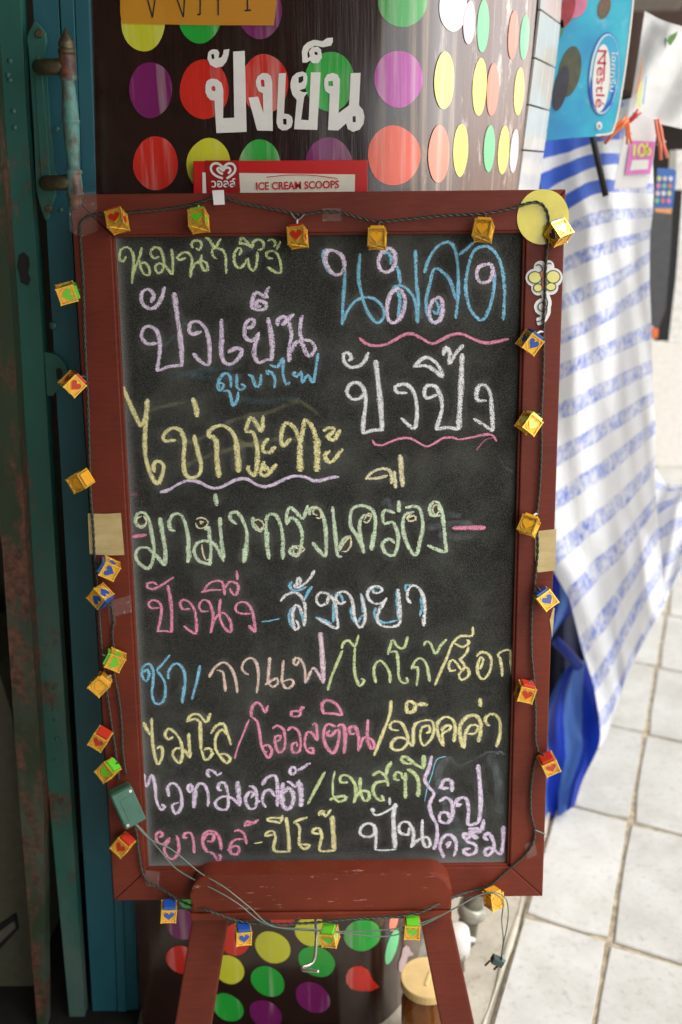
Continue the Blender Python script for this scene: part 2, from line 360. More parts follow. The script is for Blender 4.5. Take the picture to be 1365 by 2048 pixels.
def floor_tile(u0, u1, v0, v1):
    w_, h_ = round(u1 - u0, 3), round(v1 - v0, 3); var = random.randint(0, 3); key = (w_, h_, var)
    if key not in tile_cache:
        g = .0042; bm = bmesh.new(); rr = random.Random(var * 7 + int(w_ * 1000))
        loop = [(g, g), (w_ - g, g), (w_ - g, h_ - g), (g, h_ - g)]; P = []
        for i in range(4):
            a, b = Vector(loop[i]), Vector(loop[(i + 1) % 4])
            for k in range(3):
                q = a.lerp(b, k / 3 + .02); P.append((q.x + rr.uniform(-.0013, .0013), q.y + rr.uniform(-.0013, .0013)))
        cx, cy = w_ / 2, h_ / 2
        top = [(gc * (cx + (x - cx) * .985) + gd * (cy + (y - cy) * .985)) + Vector((0, 0, .002)) for x, y in P]
        mid = [(gc * x + gd * y) + Vector((0, 0, -.0005)) for x, y in P]; bot = [Vector((p.x, p.y, -.006)) for p in mid]
        L = [[bm.verts.new(p) for p in r_] for r_ in (top, mid, bot)]
        bm.faces.new(L[0]); n = len(P)
        for A_, B_ in zip(L, L[1:]):
            for i in range(n): bm.faces.new((A_[i], A_[(i + 1) % n], B_[(i + 1) % n], B_[i]))
        me = bpy.data.meshes.new('tile'); bmesh.ops.recalc_face_normals(bm, faces=bm.faces); bm.to_mesh(me); bm.free(); me.materials.append(FT); tile_cache[key] = me
    o = bpy.data.objects.new('tile', tile_cache[key]); COL.objects.link(o); o.parent = pav
    o.location = G0 + gc * u0 + gd * v0 + Vector((0, 0, random.uniform(-.0006, .0006)))
cols = [(kx, 0)] + [(i * T, (i + 1) * T) for i in range(0, 6)]
for (u0, u1) in cols:
    for j in range(-3, 12): floor_tile(u0, u1, j * T, (j + 1) * T)
strip = bmesh.new(); ka = [gp(kx - .012, -9 * T), gp(kx - .012, 6 * T), gp(-1.2, 6 * T), gp(-1.2, -9 * T)]
add_prism(strip, [Vector((p.x, p.y, .004)) for p in ka], [Vector((p.x, p.y, -.009)) for p in ka], .003)
tag(bmo('kerb_strip', strip, CONC), kind='structure')
# low mortar lip between strip and tiles, broken and uneven
lip = bmesh.new(); pts = [gp(kx - .009 + random.uniform(-.003, .003), -1.4 + i * .05, .004 + random.uniform(-.003, .002)) for i in range(60)]
add_tube(lip, pts, lambda t: .005 + .003 * math.sin(t * 60), 6); tag(bmo('mortar_joint', lip, CONC, smooth=True), kind='structure')

box('floor_shade_slab', (-.18, 1.15, .006), (.34, .14, .012), simple('dark_floor_shade', sr(40, 34, 28), .8, 0, .3, 30, .5), bev=.003); tag(bpy.data.objects['floor_shade_slab'], kind='structure')  # dark slab added to stand for shade on the floor below the panel
box('floor_shade_patch', (-1.02, 1.3, .003), (1.32, .9, .014), simple('dark_patch_shade', sr(34, 30, 26), .85, 0, .3, 30, .4)); tag(bpy.data.objects['floor_shade_patch'], kind='structure')  # floor patch coloured dark to stand for the shade by the door
# ================================================================== SHOP SHELL (canopy, side and far walls are unseen, added to keep light off the left)
SHADE_CANOPYM = simple('dull_shade_canopy', sr(92, 84, 74), .9); WALLM = simple('dull_shop_and_shade_wall', sr(74, 70, 62), .9)
box('shade_canopy', (-1.55, -.6, 2.6), (4.9, 9.4, .08), SHADE_CANOPYM); tag(bpy.data.objects['shade_canopy'], 'unseen grey canopy added overhead to block light, above the teal door', 'canopy')
box('side_shade_wall', (-1.25, -1.4, 1.3), (.1, 6.8, 2.5), WALLM); tag(bpy.data.objects['side_shade_wall'], 'unseen dull side wall added left of the teal door to block light', 'wall')
box('back_wall', (-.83, 1.72, 1.3), (1.66, .06, 2.6), WALLM); tag(bpy.data.objects['back_wall'], 'dark wall behind the teal door and the dotted panel', 'wall')
box('far_shade_wall', (-1.2, -4.6, 1.3), (3.0, .1, 2.6), WALLM); tag(bpy.data.objects['far_shade_wall'], 'unseen dull wall added facing the chalkboard to block light', 'wall')

# ================================================================== DOTTED PANEL WRAPPED ROUND THE COLUMN
_lt, _lb = atY(188, 300, 1.285).x, atY(282, 2030, 1.23).x
top_pr = [(_lt, 1.285), (-.3, 1.285), (0.02, 1.285), (.075, 1.288), (.105, 1.302), (.128, 1.33), (.16, 1.39), (.228, 1.49), (.303, 1.607)]
bot_pr = [(_lb, 1.23), (-.3, 1.23), (-.01, 1.23), (.025, 1.233), (.06, 1.246), (.088, 1.275), (.112, 1.32), (.152, 1.45), (.195, 1.58)]
def interp_pr(pr, sub=5):
    P = catmull([(a, b, 0) for a, b in pr[1:]], .02); return [Vector((pr[0][0], pr[0][1], 0))] + P
NT = 61
def resample(pr, n):
    P = catmull([(a, b, 0) for a, b in pr], .01); L = [0]
    for a, b in zip(P, P[1:]): L.append(L[-1] + (b - a).length)
    out = []; j = 0
    for i in range(n):
        s = L[-1] * i / (n - 1)
        while j < len(L) - 2 and L[j + 1] < s: j += 1
        k = (s - L[j]) / max(1e-9, L[j + 1] - L[j]); out.append(P[j].lerp(P[j + 1], min(1, max(0, k))))
    return out
TP, BP = resample(top_pr, NT), resample(bot_pr, NT)
ZN = 26; ZT = 1.85
def surf_grid(off=0.0, wob=.0012):
    V = []
    for j in range(ZN):
        q = j / (ZN - 1); z = .005 + (ZT - .005) * q
        e = min(1, max(0, (z - .0) / 1.6)); 
        for i in range(NT):
            p = BP[i].lerp(TP[i], e); wv = wob * math.sin(i * .9 + j * .35) * math.sin(j * .8 + i * .21) * (1 if i > 32 else .5)
            V.append(Vector((p.x, p.y - wv - off, z)))
    return V
V = surf_grid(); Fq = [(j * NT + i, j * NT + i + 1, (j + 1) * NT + i + 1, (j + 1) * NT + i) for j in range(ZN - 1) for i in range(NT - 1)]
dp = empty('dotted_panel', Matrix.Translation((0, 1.3, 0)))
tag(dp, 'dark brown glossy column wrap with coloured dot stickers behind the chalkboard', 'shop column')
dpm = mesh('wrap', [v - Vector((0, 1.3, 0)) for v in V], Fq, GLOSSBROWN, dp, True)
SB = BVHTree.FromPolygons([tuple(v) for v in V], Fq)
def onwrap(px, py, off=.0008):
    d = ray(px, py).normalized(); h = SB.ray_cast(CAM, d)
    if h[0] is None: return None
    n = h[1] if h[1].dot(d) < 0 else -h[1]
    return h[0] + n * off
def wrap_print(name, polys, mat, off=.0008, label=None, parent=dp, rings=5):
    """a sticker: an outline seen at pixels, cut and laid on the wrap's surface (fan rings so that it follows the curve)"""
    poly = polys; cx = sum(p[0] for p in poly) / len(poly); cy = sum(p[1] for p in poly) / len(poly)
    V, F = [], []; n = len(poly); c = onwrap(cx, cy, off)
    if c is None: return None
    V.append(c)
    for k in range(1, rings + 1):
        t = k / rings
        for (x, y) in poly:
            p = onwrap(cx + (x - cx) * t, cy + (y - cy) * t, off)
            if p is None: return None
            V.append(p)
    for i in range(n): F.append((0, 1 + i, 1 + (i + 1) % n))
    for k in range(rings - 1):
        for i in range(n):
            a = 1 + k * n + i; b = 1 + k * n + (i + 1) % n; F.append((a, a + n, b + n, b))
    o = mesh(name, [v - Vector((0, 1.3, 0)) for v in V], F, mat, parent, True)
    if label: o['label'] = label
    return o
dots = [(287, 45, 44, 58, 0, 'yellow'), (400, 28, 43, 60, 0, 'green'), (520, 22, 45, 56, 0, 'purple'), (302, 180, 43, 56, 0, 'purple'), (409, 179, 49, 60, 0, 'red'),
  (530, 168, 47, 60, 0, 'red'), (660, 163, 50, 60, 0, 'green'), (797, 158, 48, 57, 0, 'magenta'), (805, 0, 49, 55, 0, 'green'), (312, 327, 45, 54, 0, 'red'), (418, 330, 44, 54, 0, 'yellow'),
  (520, 334, 43, 55, 0, 'green'), (658, 330, 48, 55, 0, 'purple'), (788, 311, 52, 60, 0, 'orange'), (906, 12, 28, 52, 0, 'white'), (938, 45, 12, 44, .05, 'pink'), (966, 52, 12, 53, .04, 'mint'),
  (1026, 70, 10, 49, .06, 'salmon'), (1049, 74, 9, 45, .06, 'mint'), (888, 161, 20, 58, .03, 'lemon'), (959, 174, 14, 58, .05, 'lemon'), (985, 179, 12, 53, .05, 'salmon'),
  (1038, 183, 10, 48, .06, 'lemon'), (877, 308, 21, 58, .03, 'salmon'), (921, 300, 15, 53, .04, 'lemon'), (978, 297, 11, 47, .05, 'mint'), (1007, 300, 11, 49, .07, 'lemon'), (1028, 302, 8, 44, .08, 'white'),
  (375, 1800, 16, 16, .4, 'green'), (366, 1848, 32, 30, .5, 'purple'), (364, 1919, 32, 27, .5, 'red'), (472, 1878, 30, 33, .4, 'red'), (546, 1894, 37, 30, .55, 'yellow'), (458, 1938, 33, 27, .6, 'yellow'),
  (536, 1962, 36, 28, .6, 'green'), (566, 1838, 24, 14, 0, 'red'), (624, 1862, 34, 30, .4, 'yellow'), (634, 1922, 38, 29, .45, 'green'), (725, 1870, 37, 31, -.2, 'green'), (626, 1994, 37, 28, .6, 'purple'),
  (456, 2014, 34, 25, .6, 'green'), (532, 2028, 35, 26, .6, 'purple'), (612, 2052, 34, 20, .3, 'red'), (787, 1842, 8, 20, .2, 'salmon'), (784, 1893, 10, 36, .28, 'mint'), (690, 1800, 30, 28, 0, 'orange')]
for i, d in enumerate(dots):
    wrap_print('dot', ell(*d[:5], n=32, wob=.012), DOT[d[5]], .0007 + .00025 * (i % 2), label=d[5] + ' round dot sticker')
tri = [(512 + 180 * 0, 0)]
z8 = lambda P: [(180 + x / 2.2016, 1500 + y / 2.2016) for x, y in P]
wrap_print('dot', z8([(1127, 995), (1140, 965), (1165, 950), (1195, 948), (1225, 965), (1245, 1010), (1274, 1042), (1240, 1060), (1190, 1060), (1150, 1050), (1130, 1025)]), DOT['red'], .001, 'red sticker with a curled pointed corner')
c7 = lambda P: [(760 + x / 4.015, 1740 + y / 4.015) for x, y in P]
wrap_print('petal_sticker', c7([(205, 600), (232, 620), (245, 655), (268, 672), (262, 690), (240, 690), (215, 720), (195, 790), (165, 822), (148, 800), (150, 740), (170, 690), (180, 630)]), flat('dusty_pink_print', (178, 152, 150)), .0012, 'dusty pink petal sticker')
# cut-out letters
z2 = lambda P: [(180 + x / 2.275, y / 2.275) for x, y in P]
letters = [
 [[(540,240),(552,228),(565,225),(582,228),(590,240),(585,265),(600,262),(608,245),(610,228),(635,224),(632,250),(622,280),(605,302),(575,310),(548,295),(536,268)], [(552,248),(566,246),(568,268),(556,270)]],
 [[(527,390),(533,370),(545,362),(560,358),(580,362),(600,378),(608,410),(607,538),(658,536),(653,236),(705,232),(714,600),(577,606),(568,458),(550,456),(535,440),(527,420)], [(553,396),(562,391),(571,394),(573,412),(564,416),(555,412)]],
 [[(722,445),(766,440),(790,515),(788,425),(768,415),(758,392),(756,370),(764,348),(786,333),(808,334),(824,346),(830,375),(833,596),(762,594)], [(778,362),(794,364),(796,396),(780,394)]],
 [[(860,335),(893,333),(884,518),(905,520),(920,532),(924,552),(918,578),(898,592),(876,594),(858,582),(850,560)], [(880,540),(896,542),(896,568),(880,566)]],
 [[(914,400),(914,375),(922,350),(942,332),(968,326),(985,334),(990,352),(988,380),(980,402),(962,408),(954,412),(968,420),(992,420),(975,442),(962,545),(996,548),(1006,330),(1050,330),(1035,592),(930,588),(942,455),(922,432)], [(950,352),(972,345),(972,368),(962,378),(950,378)]],
 [[(968,285),(965,235),(972,212),(990,194),(1020,182),(1060,188),(1080,174),(1106,172),(1106,190),(1098,208),(1060,216),(1025,208),(1000,222),(990,244),(992,266),(1002,258),(998,235),(1012,216),(1035,212),(1052,226),(1056,262),(1040,288),(1015,288),(1002,276),(985,286)], [(1022,236),(1036,238),(1036,252),(1024,250)]],
 [[(1066,390),(1068,360),(1080,340),(1105,332),(1128,340),(1138,362),(1132,515),(1180,480),(1187,334),(1232,332),(1225,480),(1243,500),(1250,530),(1246,562),(1228,590),(1198,600),(1175,588),(1166,562),(1130,594),(1084,592),(1092,428),(1072,415)], [(1085,370),(1105,368),(1107,392),(1086,392)], [(1196,530),(1210,528),(1210,556),(1196,556)]]]
for L in letters:
    L2 = [z2(p) for p in L]; v, f = fill2d(L2); P = [onwrap(x, y, .0015) for x, y, _ in v]
    o = mesh('cutout_letter', [p - Vector((0, 1.3, 0)) for p in P], f, WHITE, dp); sm = o.modifiers.new('thickness', 'SOLIDIFY'); sm.thickness = .0012; sm.offset = 1
# translucent orange paper strip above the letters
tp, tt, tb, tl = nmat('orange_tape'); tb.inputs['Base Color'].default_value = sr(214, 146, 40); tb.inputs['Roughness'].default_value = .35; tb.inputs['Alpha'].default_value = .82
ts = empty('paper_strip', Matrix.Translation((0, 1.3, 0))); tag(ts, 'orange translucent tape strip with black handwriting at the top edge of the column', 'tape')
wrap_print('tape', z2([(138, -160), (500, -160), (852, -160), (851, 20), (838, 117), (500, 116), (148, 108), (140, 60)]), tp, .0021, parent=ts, rings=3)
def wrap_strokes(name, strokes, mat, wd, parent, off):
    V, F = [], []
    for s in strokes:
        P = [onwrap(p.x, p.y, off) for p in catmull([(a, b, 0) for a, b in s], 2)]; o = len(V)
        for i, p in enumerate(P):
            t = (P[min(i + 1, len(P) - 1)] - P[max(0, i - 1)]).normalized(); nr = Vector((-t.z, 0, t.x)) * wd / 2; V += [p + nr - Vector((0, 1.3, 0)), p - nr - Vector((0, 1.3, 0))]
        F += [(o + 2 * i, o + 2 * i + 1, o + 2 * i + 3, o + 2 * i + 2) for i in range(len(P) - 1)]
    return mesh(name, V, F, mat, parent)
wrap_strokes('handwriting', [z2(p) for p in ([(250, -60), (287, 82)], [(287, 82), (308, -60)], [(385, -40), (428, 80)], [(428, 80), (436, -60)], [(505, -60), (504, 68)], [(504, 68), (492, 68)], [(586, -60), (586, 72)], [(716, -60), (720, 50)], [(705, 50), (735, 48)])], INK, .0017, ts, .0027)

# ================================================================== WHITE TILED PILLAR
WP0, WP1 = Vector((.307, 1.612, 0)), Vector((.372, 1.765, 0))
pil = empty('tiled_pillar', Matrix.Translation((.33, 1.7, 0))); tag(pil, 'white glazed tile pillar edge right of the dotted column wrap', 'pillar')
core = bmesh.new(); pA = [WP0, WP1, WP1 + Vector((-.3, .1, 0)), WP0 + Vector((-.3, .1, 0))]
shf = lambda z: Vector((-.13 * (1 - min(1, z / 1.6)), 0, 0))
add_prism(core, [p + shf(0) for p in pA], [Vector((p.x, p.y, 2.5)) + shf(2.5) for p in pA])
oc = bmo('pillar_core', core, GROUT); oc.parent = pil; oc.location = -Vector((.33, 1.7, 0))
dirp = (WP1 - WP0); Lp = dirp.length; dirp.normalize(); nrm_p = Vector((dirp.y, -dirp.x, 0))
edges_u = [.002, .07, .125, Lp - .002]
z = .02; k = 0
while z < 1.95:
    for a, b in zip(edges_u, edges_u[1:]):
        bm = bmesh.new(); g = .0012; z1 = z + .064
        cs = [WP0 + dirp * (a + g) , WP0 + dirp * (b - g)]
        q = [Vector((cs[0].x, cs[0].y, z)) + shf(z), Vector((cs[1].x, cs[1].y, z)) + shf(z), Vector((cs[1].x, cs[1].y, z1)) + shf(z1), Vector((cs[0].x, cs[0].y, z1)) + shf(z1)]
        add_prism(bm, [p + nrm_p * (.003 + random.uniform(0, .0006)) for p in q], [p - nrm_p * .001 for p in q], .0008)
        o = bmo('tile', bm, WTILE, pil); o.location = -Vector((.33, 1.7, 0))
    z += .0665

# ================================================================== TEAL DOOR
door = empty('teal_door', Matrix.Translation((0, 0, 0))); tag(door, 'weathered teal painted folding door with a turned pull handle, left of the chalkboard', 'door')
def dpoly(left, right): return left + right[::-1]
DR = [(178, -60), (193, 381), (271, 1804), (283, 2150)]
seam = lambda o0, o1: [(178 + o0, -60), (193 + o0 * .93 + o1 * .2, 381), (271 + o0 * .55 + o1, 1804), (283 + o0 * .55 + o1, 2150)]
s0 = DR; s1 = [(146, -60), (165, 381), (247, 1804), (258, 2150)]; s2 = [(115, -60), (140, 381), (228, 1804), (240, 2150)]; s3 = [(40, -60), (72, 440), (156, 1804), (176, 2150)]
s15 = [(128, -60), (151, 381), (206, 1804), (214, 2150)]
def board_px(name, L, Rr, y, mat, th=.02):
    n = len(L); F_, fr = [], []
    le = [atY(a, b, y) for a, b in L]; ri = [atY(a, b, y) for a, b in Rr]
    g = .0007
    loop = [p + Vector((g, 0, 0)) for p in le] + [p - Vector((g, 0, 0)) for p in ri[::-1]]
    bm = bmesh.new(); add_prism(bm, loop, [p + Vector((0, th, 0)) for p in loop], .0012); return bmo(name, bm, mat, door)
board_px('plank', s1, s0, 1.275, TEAL if False else TEALB)
board_px('plank', s2, s1, 1.272, TEALB)
board_px('plank', [(60, -60), (92, 440), (172, 1804), (192, 2150)], s2, 1.2735, TEALB)
T1L = [(-24, -160), (0, 223), (29, 600), (60, 1100), (98, 1600), (140, 2048), (150, 2150)]; T1R = [(36, -160), (54, 223), (81, 600), (111, 1100), (143, 1600), (172, 2048), (180, 2150)]
board_px('stile', T1L, T1R, 1.262, TEAL, .022)['label'] = 'teal stile with the keyhole'
L1L = [(-120, -160), (-100, 223), (-60, 600), (4, 1100), (38, 1600), (74, 2048), (84, 2150)]; L1R = [(-27, -160), (-4, 223), (24, 600), (54, 1100), (88, 1600), (92, 2048), (96, 2150)]
board_px('stile', L1L, L1R, 1.235, GREENW, .03)['label'] = 'mottled green weathered stile'
RIV = simple('painted_rivet', sr(60, 100, 98), .45, .2)
def rivet(px, py, y, r, mat=RIV):
    p = atY(px, py, y); bm = bmesh.new(); bmesh.ops.create_uvsphere(bm, u_segments=10, v_segments=6, radius=1)
    bmesh.ops.transform(bm, matrix=Matrix.Translation(p) @ Matrix.Diagonal((r, r * .45, r, 1)), verts=bm.verts); return bmo('rivet', bm, mat, door, True)
for q in [(20, 122), (20, 160), (27, 222), (29, 255), (114, 258, ), (122, 420), (16, 150), (108, 1420), (110, 1440), (114, 1478), (113, 1520)]: rivet(q[0], q[1], 1.262 if q[0] < 120 else 1.27, .0035)
rivet(107, 651, 1.2725, .006)
# keyhole
prism_px('keyhole', [(38, 510), (48, 504), (58, 514), (60, 530), (57, 545), (62, 560), (56, 572), (42, 565), (38, 545), (34, 532)], 1.2612, .012, DARK, door)
prism_px('latch_plate', [(88, 704), (104, 706), (116, 712), (130, 728), (136, 742), (126, 772), (110, 784), (106, 792), (94, 792)], 1.266, .005, TEAL, door, .001)
prism_px('latch_hole', [(112, 738), (120, 736), (126, 744), (124, 758), (114, 758)], 1.2655, .004, DARK, door)
# handle
bp = prism_px('handle_plate', [(66, 46), (72, 42), (82, 52), (92, 66), (94, 84), (90, 96), (88, 108), (92, 140), (100, 250), (108, 340), (114, 356), (108, 372), (112, 392), (104, 412), (98, 440), (90, 440), (84, 420), (80, 396), (72, 380), (68, 250), (60, 130), (56, 100), (58, 84), (54, 70)], 1.259, .006, TEAL, door, .0018)
inner = prism_px('plate_rib', [(68, 118), (78, 112), (84, 130), (96, 300), (100, 350), (88, 368), (82, 350), (76, 250)], 1.2568, .003, TEAL, bp, .001)
s_ = prism_px('screw', ell(78, 66, 8, 9, n=12), 1.255, .005, BRONZE, bp, .001)
s_ = prism_px('screw', ell(97, 418, 7, 8, n=12), 1.255, .005, BRONZE, bp, .001)
HY = 1.215; ha, hb = atY(131, 54, HY), atY(153, 425, HY)
k_ = (atY(151, 200, HY) - atY(131, 200, HY)).length / 20
prof = [(0, .5), (.03, 5), (.07, 14), (.095, 16), (.11, 13), (.115, 17), (.135, 17), (.14, 15.5), (.15, 16), (.245, 16), (.25, 18), (.265, 18), (.275, 14.5), (.285, 13), (.34, 13.5), (.45, 16.5), (.48, 16.5), (.485, 18), (.50, 18), (.507, 16.5), (.53, 16.5), (.6, 15.5), (.70, 12.5), (.755, 12.5), (.76, 16.5), (.775, 17), (.785, 15), (.79, 15.5), (.885, 16), (.89, 17), (.91, 17), (.92, 13), (.94, 15), (.97, 12), (1, .5)]
hm = teal_mat('chipped_teal_over_bronze', sr(64, 124, 120), sr(92, 142, 132), .56)
bm = bmesh.new(); add_lathe(bm, [(t, r * k_) for t, r in prof if t >= .14], ha, hb, 22); grip = bmo('handle_grip', bm, hm, door, True)
bm = bmesh.new(); add_lathe(bm, [(t, r * k_) for t, r in prof if t <= .14], ha, hb, 22); bmo('finial', bm, BRONZE, grip, True)
for (ax, ay), (gx, gy) in (((80, 134), (134, 133)), ((92, 366), (147, 364))):
    bm = bmesh.new(); add_tube(bm, [atY(ax, ay, 1.257), atY(ax + 8, ay, 1.23), atY(gx, gy, HY)], .009, 12); bmo('handle_stem', bm, BRONZE, door, True)

# pale cabinet low at the far left, inside the shop
cab = empty('pale_cabinet', Matrix.Translation((0, 0, 0))); tag(cab, 'pale cabinet front with a slanted dark recessed pull, at the bottom left corner', 'cabinet')
PALE = simple('old_cream_enamel', sr(84, 82, 64), .6)
prism_px('cabinet_body', [(-400, 1335), (-5, 1335), (22, 1420), (46, 1560), (56, 1700), (66, 1860), (70, 2150), (-400, 2150)], 1.33, .2, PALE, cab, .004)
prism_px('pull_rim', [(-30, 1872), (32, 1828), (38, 1858), (-24, 1925)], 1.325, .004, DARK, cab, .001)
prism_px('pull_recess', [(-22, 1880), (28, 1842), (31, 1856), (-20, 1906)], 1.3235, .001, simple('dull_chrome', sr(120, 116, 104), .4, .4), cab)

# ================================================================== ICE CREAM BOARD BEHIND THE CHALKBOARD
IY = 1.262
ic = empty('ice_cream_sign', Matrix.Translation((0, 0, 0))); tag(ic, 'red and cream ice cream scoops sign peeking over the top of the chalkboard', 'sign')
prism_px('sign_body', [(387, 322), (735, 320), (736, 420), (388, 422)], IY, .008, REDP, ic, .0006)
def flatp(name, poly, y, mat, parent): return mesh(name, [atY(a, b, y) for a, b in poly], [tuple(range(len(poly)))], mat, parent)
flatp('cream_label', z2([(680, 787), (1207, 794), (1204, 960), (688, 960)]), IY - .0006, CREAM, ic)
flatp('logo_patch', z2([(524, 730), (676, 730), (690, 960), (543, 960)]), IY - .0009, DREDP, ic)
flatp('side_strip', z2([(512, 785), (527, 785), (534, 960), (514, 960)]), IY - .0006, WHITE, ic)
def strokes_y(name, strokes, y, wd, mat, parent):
    V, F = [], []
    for s in strokes:
        P = [atY(p.x, p.y, y) for p in catmull([(a, b, 0) for a, b in s], 1.2)]; o = len(V)
        for i, p in enumerate(P):
            t = (P[min(i + 1, len(P) - 1)] - P[max(0, i - 1)]).normalized(); nr = Vector((-t.z, 0, t.x)) * wd / 2; V += [p + nr, p - nr]
        F += [(o + 2 * i, o + 2 * i + 1, o + 2 * i + 3, o + 2 * i + 2) for i in range(len(P) - 1)]
    return mesh(name, V, F, mat, parent)
heart_o = [(606, 812), (575, 800), (556, 782), (551, 762), (562, 746), (582, 744), (600, 756), (606, 764), (614, 755), (632, 744), (652, 748), (662, 766), (656, 786), (636, 804), (622, 812)]
heart_i = [(606, 792), (590, 784), (580, 770), (590, 764), (606, 776), (618, 764), (634, 764), (640, 776), (630, 790)]
strokes_y('heart_logo', [z2(heart_o), z2(heart_i)], IY - .0016, .0028, WHITE, ic)
def text_at(name, s, c, h, y, mat, parent, rot=0, sx=1.0, shear=0.0, M3=None, off=0):
    v, f = text2d(s, bold=.022); hh = max(p[1] for p in v) - min(p[1] for p in v); k = h / hh
    O = atY(*c, y); cr, si = math.cos(rot), math.sin(rot); V = []
    for x, yy, _ in v:
        a, b = x * k * sx + yy * k * shear, yy * k; V.append(O + Vector((a * cr - b * si, 0, a * si + b * cr)))
    return mesh(name, V, f, mat, parent)
pxm = lambda y, n, py=350: (atY(682 + n, py, y) - atY(682, py, y)).length
text_at('lettering', 'วอลล์', z2([(608, 836)])[0], pxm(IY, 17), IY - .0016, WHITE, ic, sx=1.05)
tx = text_at('lettering', 'ICE CREAM SCOOPS', z2([(945, 845)])[0], pxm(IY, 15), IY - .0016, REDP, ic, rot=.012, sx=.92)
strokes_y('underline_swoosh', [z2([(805, 806), (900, 797), (1000, 797), (1100, 808), (1128, 814)])], IY - .0016, .0009, REDP, ic)

# ================================================================== STREET SIDE: STALL, TARP, SIGN, CARDS
stall = empty('market_stall', Matrix.Translation((1.6, 4.3, 0))); tag(stall, 'white stall counter with a dark interior across the walkway at the right edge', 'stall')
sp = lambda n, c, s, mt, **k: box(n, Vector(c) - Vector((1.6, 4.3, 0)), s, mt, stall, **k)
sp('counter', (2.1, 4.75, .33), (2.6, .5, .66), simple('white_counter_paint', sr(222, 216, 206), .5), bev=.01)
sp('back_panel', (2.0, 5.4, 1.6), (3.4, .05, 2.6), simple('dark_stall_interior', sr(44, 34, 28), .8))
sp('roof', (2.0, 4.9, 2.9), (3.4, 1.4, .05), simple('stall_roof', sr(90, 90, 88), .7))
sp('goods_bundle', (1.55, 4.9, 1.9), (.5, .3, .35), simple('brown_bundle', sr(70, 50, 40), .8), bev=.05)
sp('goods_bundle', (1.9, 4.95, 2.0), (.35, .3, .6), simple('beige_bundle', sr(136, 122, 100), .8), bev=.05)
sp('goods_bundle', (1.42, 4.9, 2.2), (.3, .3, .3), simple('grey_bundle', sr(110, 100, 90), .8), bev=.05)
p0, p1 = atY(1352, 420, 2.6), atY(1340, 690, 2.6)
gb = empty('grey_display_board', Matrix.Translation((0, 0, 0))); tag(gb, 'dark grey board hanging beside the striped tarp with a white post behind it', 'board')
prism_px('board_panel', [(1296, 380), (1348, 380), (1342, 500), (1332, 620), (1318, 655), (1296, 650)], 2.5, .015, simple('dark_grey_board', sr(70, 70, 72), .4), gb, .002)
prism_px('board_black_strip', [(1316, 380), (1366, 380), (1352, 560), (1338, 682), (1312, 682)], 2.56, .02, DARK, gb, .002)  # black strip beside the grey panel
prism_px('white_post', [(1352, 300), (1440, 300), (1440, 690), (1336, 686), (1346, 560)], 2.62, .05, simple('white_post_paint', sr(226, 222, 214), .5), gb, .003)
tagc = prism_px('orange_clip', [(1304, 656), (1318, 658), (1316, 676), (1306, 678)], 2.49, .01, flat('orange_plastic', (220, 110, 60)), gb, .001)

# --- striped tarp
def tarp_mat():
    m, t, b, l = nmat('striped_tarp_fabric'); uv = N(t, 'ShaderNodeUVMap').outputs[0]; s = N(t, 'ShaderNodeSeparateXYZ'); l.new(uv, s.inputs[0])
    wv = noise(t, uv, 5, 3, .5); v = math_(t, 'ADD', s.outputs[1], math_(t, 'MULTIPLY', math_(t, 'SUBTRACT', wv, .5), .14))
    fr = math_(t, 'ABSOLUTE', math_(t, 'SUBTRACT', math_(t, 'FRACT', math_(t, 'ADD', v, .5)), .5))     # 0 at a stripe's middle
    hatch = noise(t, uv, 8, 6, .75, (4.5, .55, 1)); blob = noise(t, uv, 3.2, 3, .6, (3, .8, 1)); fine = noise(t, uv, 30, 5, .75, (3, 1, 1))
    k = math_(t, 'ADD', math_(t, 'ADD', math_(t, 'MULTIPLY', hatch, .45), math_(t, 'MULTIPLY', blob, .25)), math_(t, 'MULTIPLY', fine, .3))
    # the upper left is deeper blue, with the sign's shadow painted in
    low = math_(t, 'MULTIPLY', math_(t, 'SUBTRACT', 3.8, s.outputs[1], clamp=False), .7, clamp=True); low = math_(t, 'MULTIPLY', low, math_(t, 'MULTIPLY', math_(t, 'SUBTRACT', .75, s.outputs[0]), 3, clamp=True))
    band = math_(t, 'MULTIPLY', math_(t, 'SUBTRACT', math_(t, 'ADD', .225, math_(t, 'MULTIPLY', low, .08)), fr), 30, clamp=True)
    k = math_(t, 'MULTIPLY', math_(t, 'SUBTRACT', math_(t, 'ADD', k, math_(t, 'MULTIPLY', low, .7)), .46), 7.5, clamp=True)
    k = math_(t, 'ADD', math_(t, 'MULTIPLY', k, .84), .10)
    fade = math_(t, 'SUBTRACT', 1.08, math_(t, 'MULTIPLY', s.outputs[0], .28), clamp=True)
    k = math_(t, 'MULTIPLY', math_(t, 'MULTIPLY', k, band), fade)
    c = mixc(t, k, (.87, .87, .88, 1), sr(26, 92, 212)); l.new(c, b.inputs['Base Color'])
    b.inputs['Roughness'].default_value = .6; wr = math_(t, 'ADD', noise(t, uv, 6, 7, .7, (3, .5, 1)), math_(t, 'MULTIPLY', noise(t, uv, 60, 3, .6, (2, .6, 1)), .2)); bump(t, b, wr, .55, .012)
    tl_ = N(t, 'ShaderNodeBsdfTranslucent'); l.new(c, tl_.inputs[0]); mx = N(t, 'ShaderNodeMixShader'); mx.inputs[0].default_value = .35
    l.new(b.outputs[0], mx.inputs[1]); l.new(tl_.outputs[0], mx.inputs[2]); l.new(mx.outputs[0], t.nodes['Material Output'].inputs[0]); return m
TARP = tarp_mat()
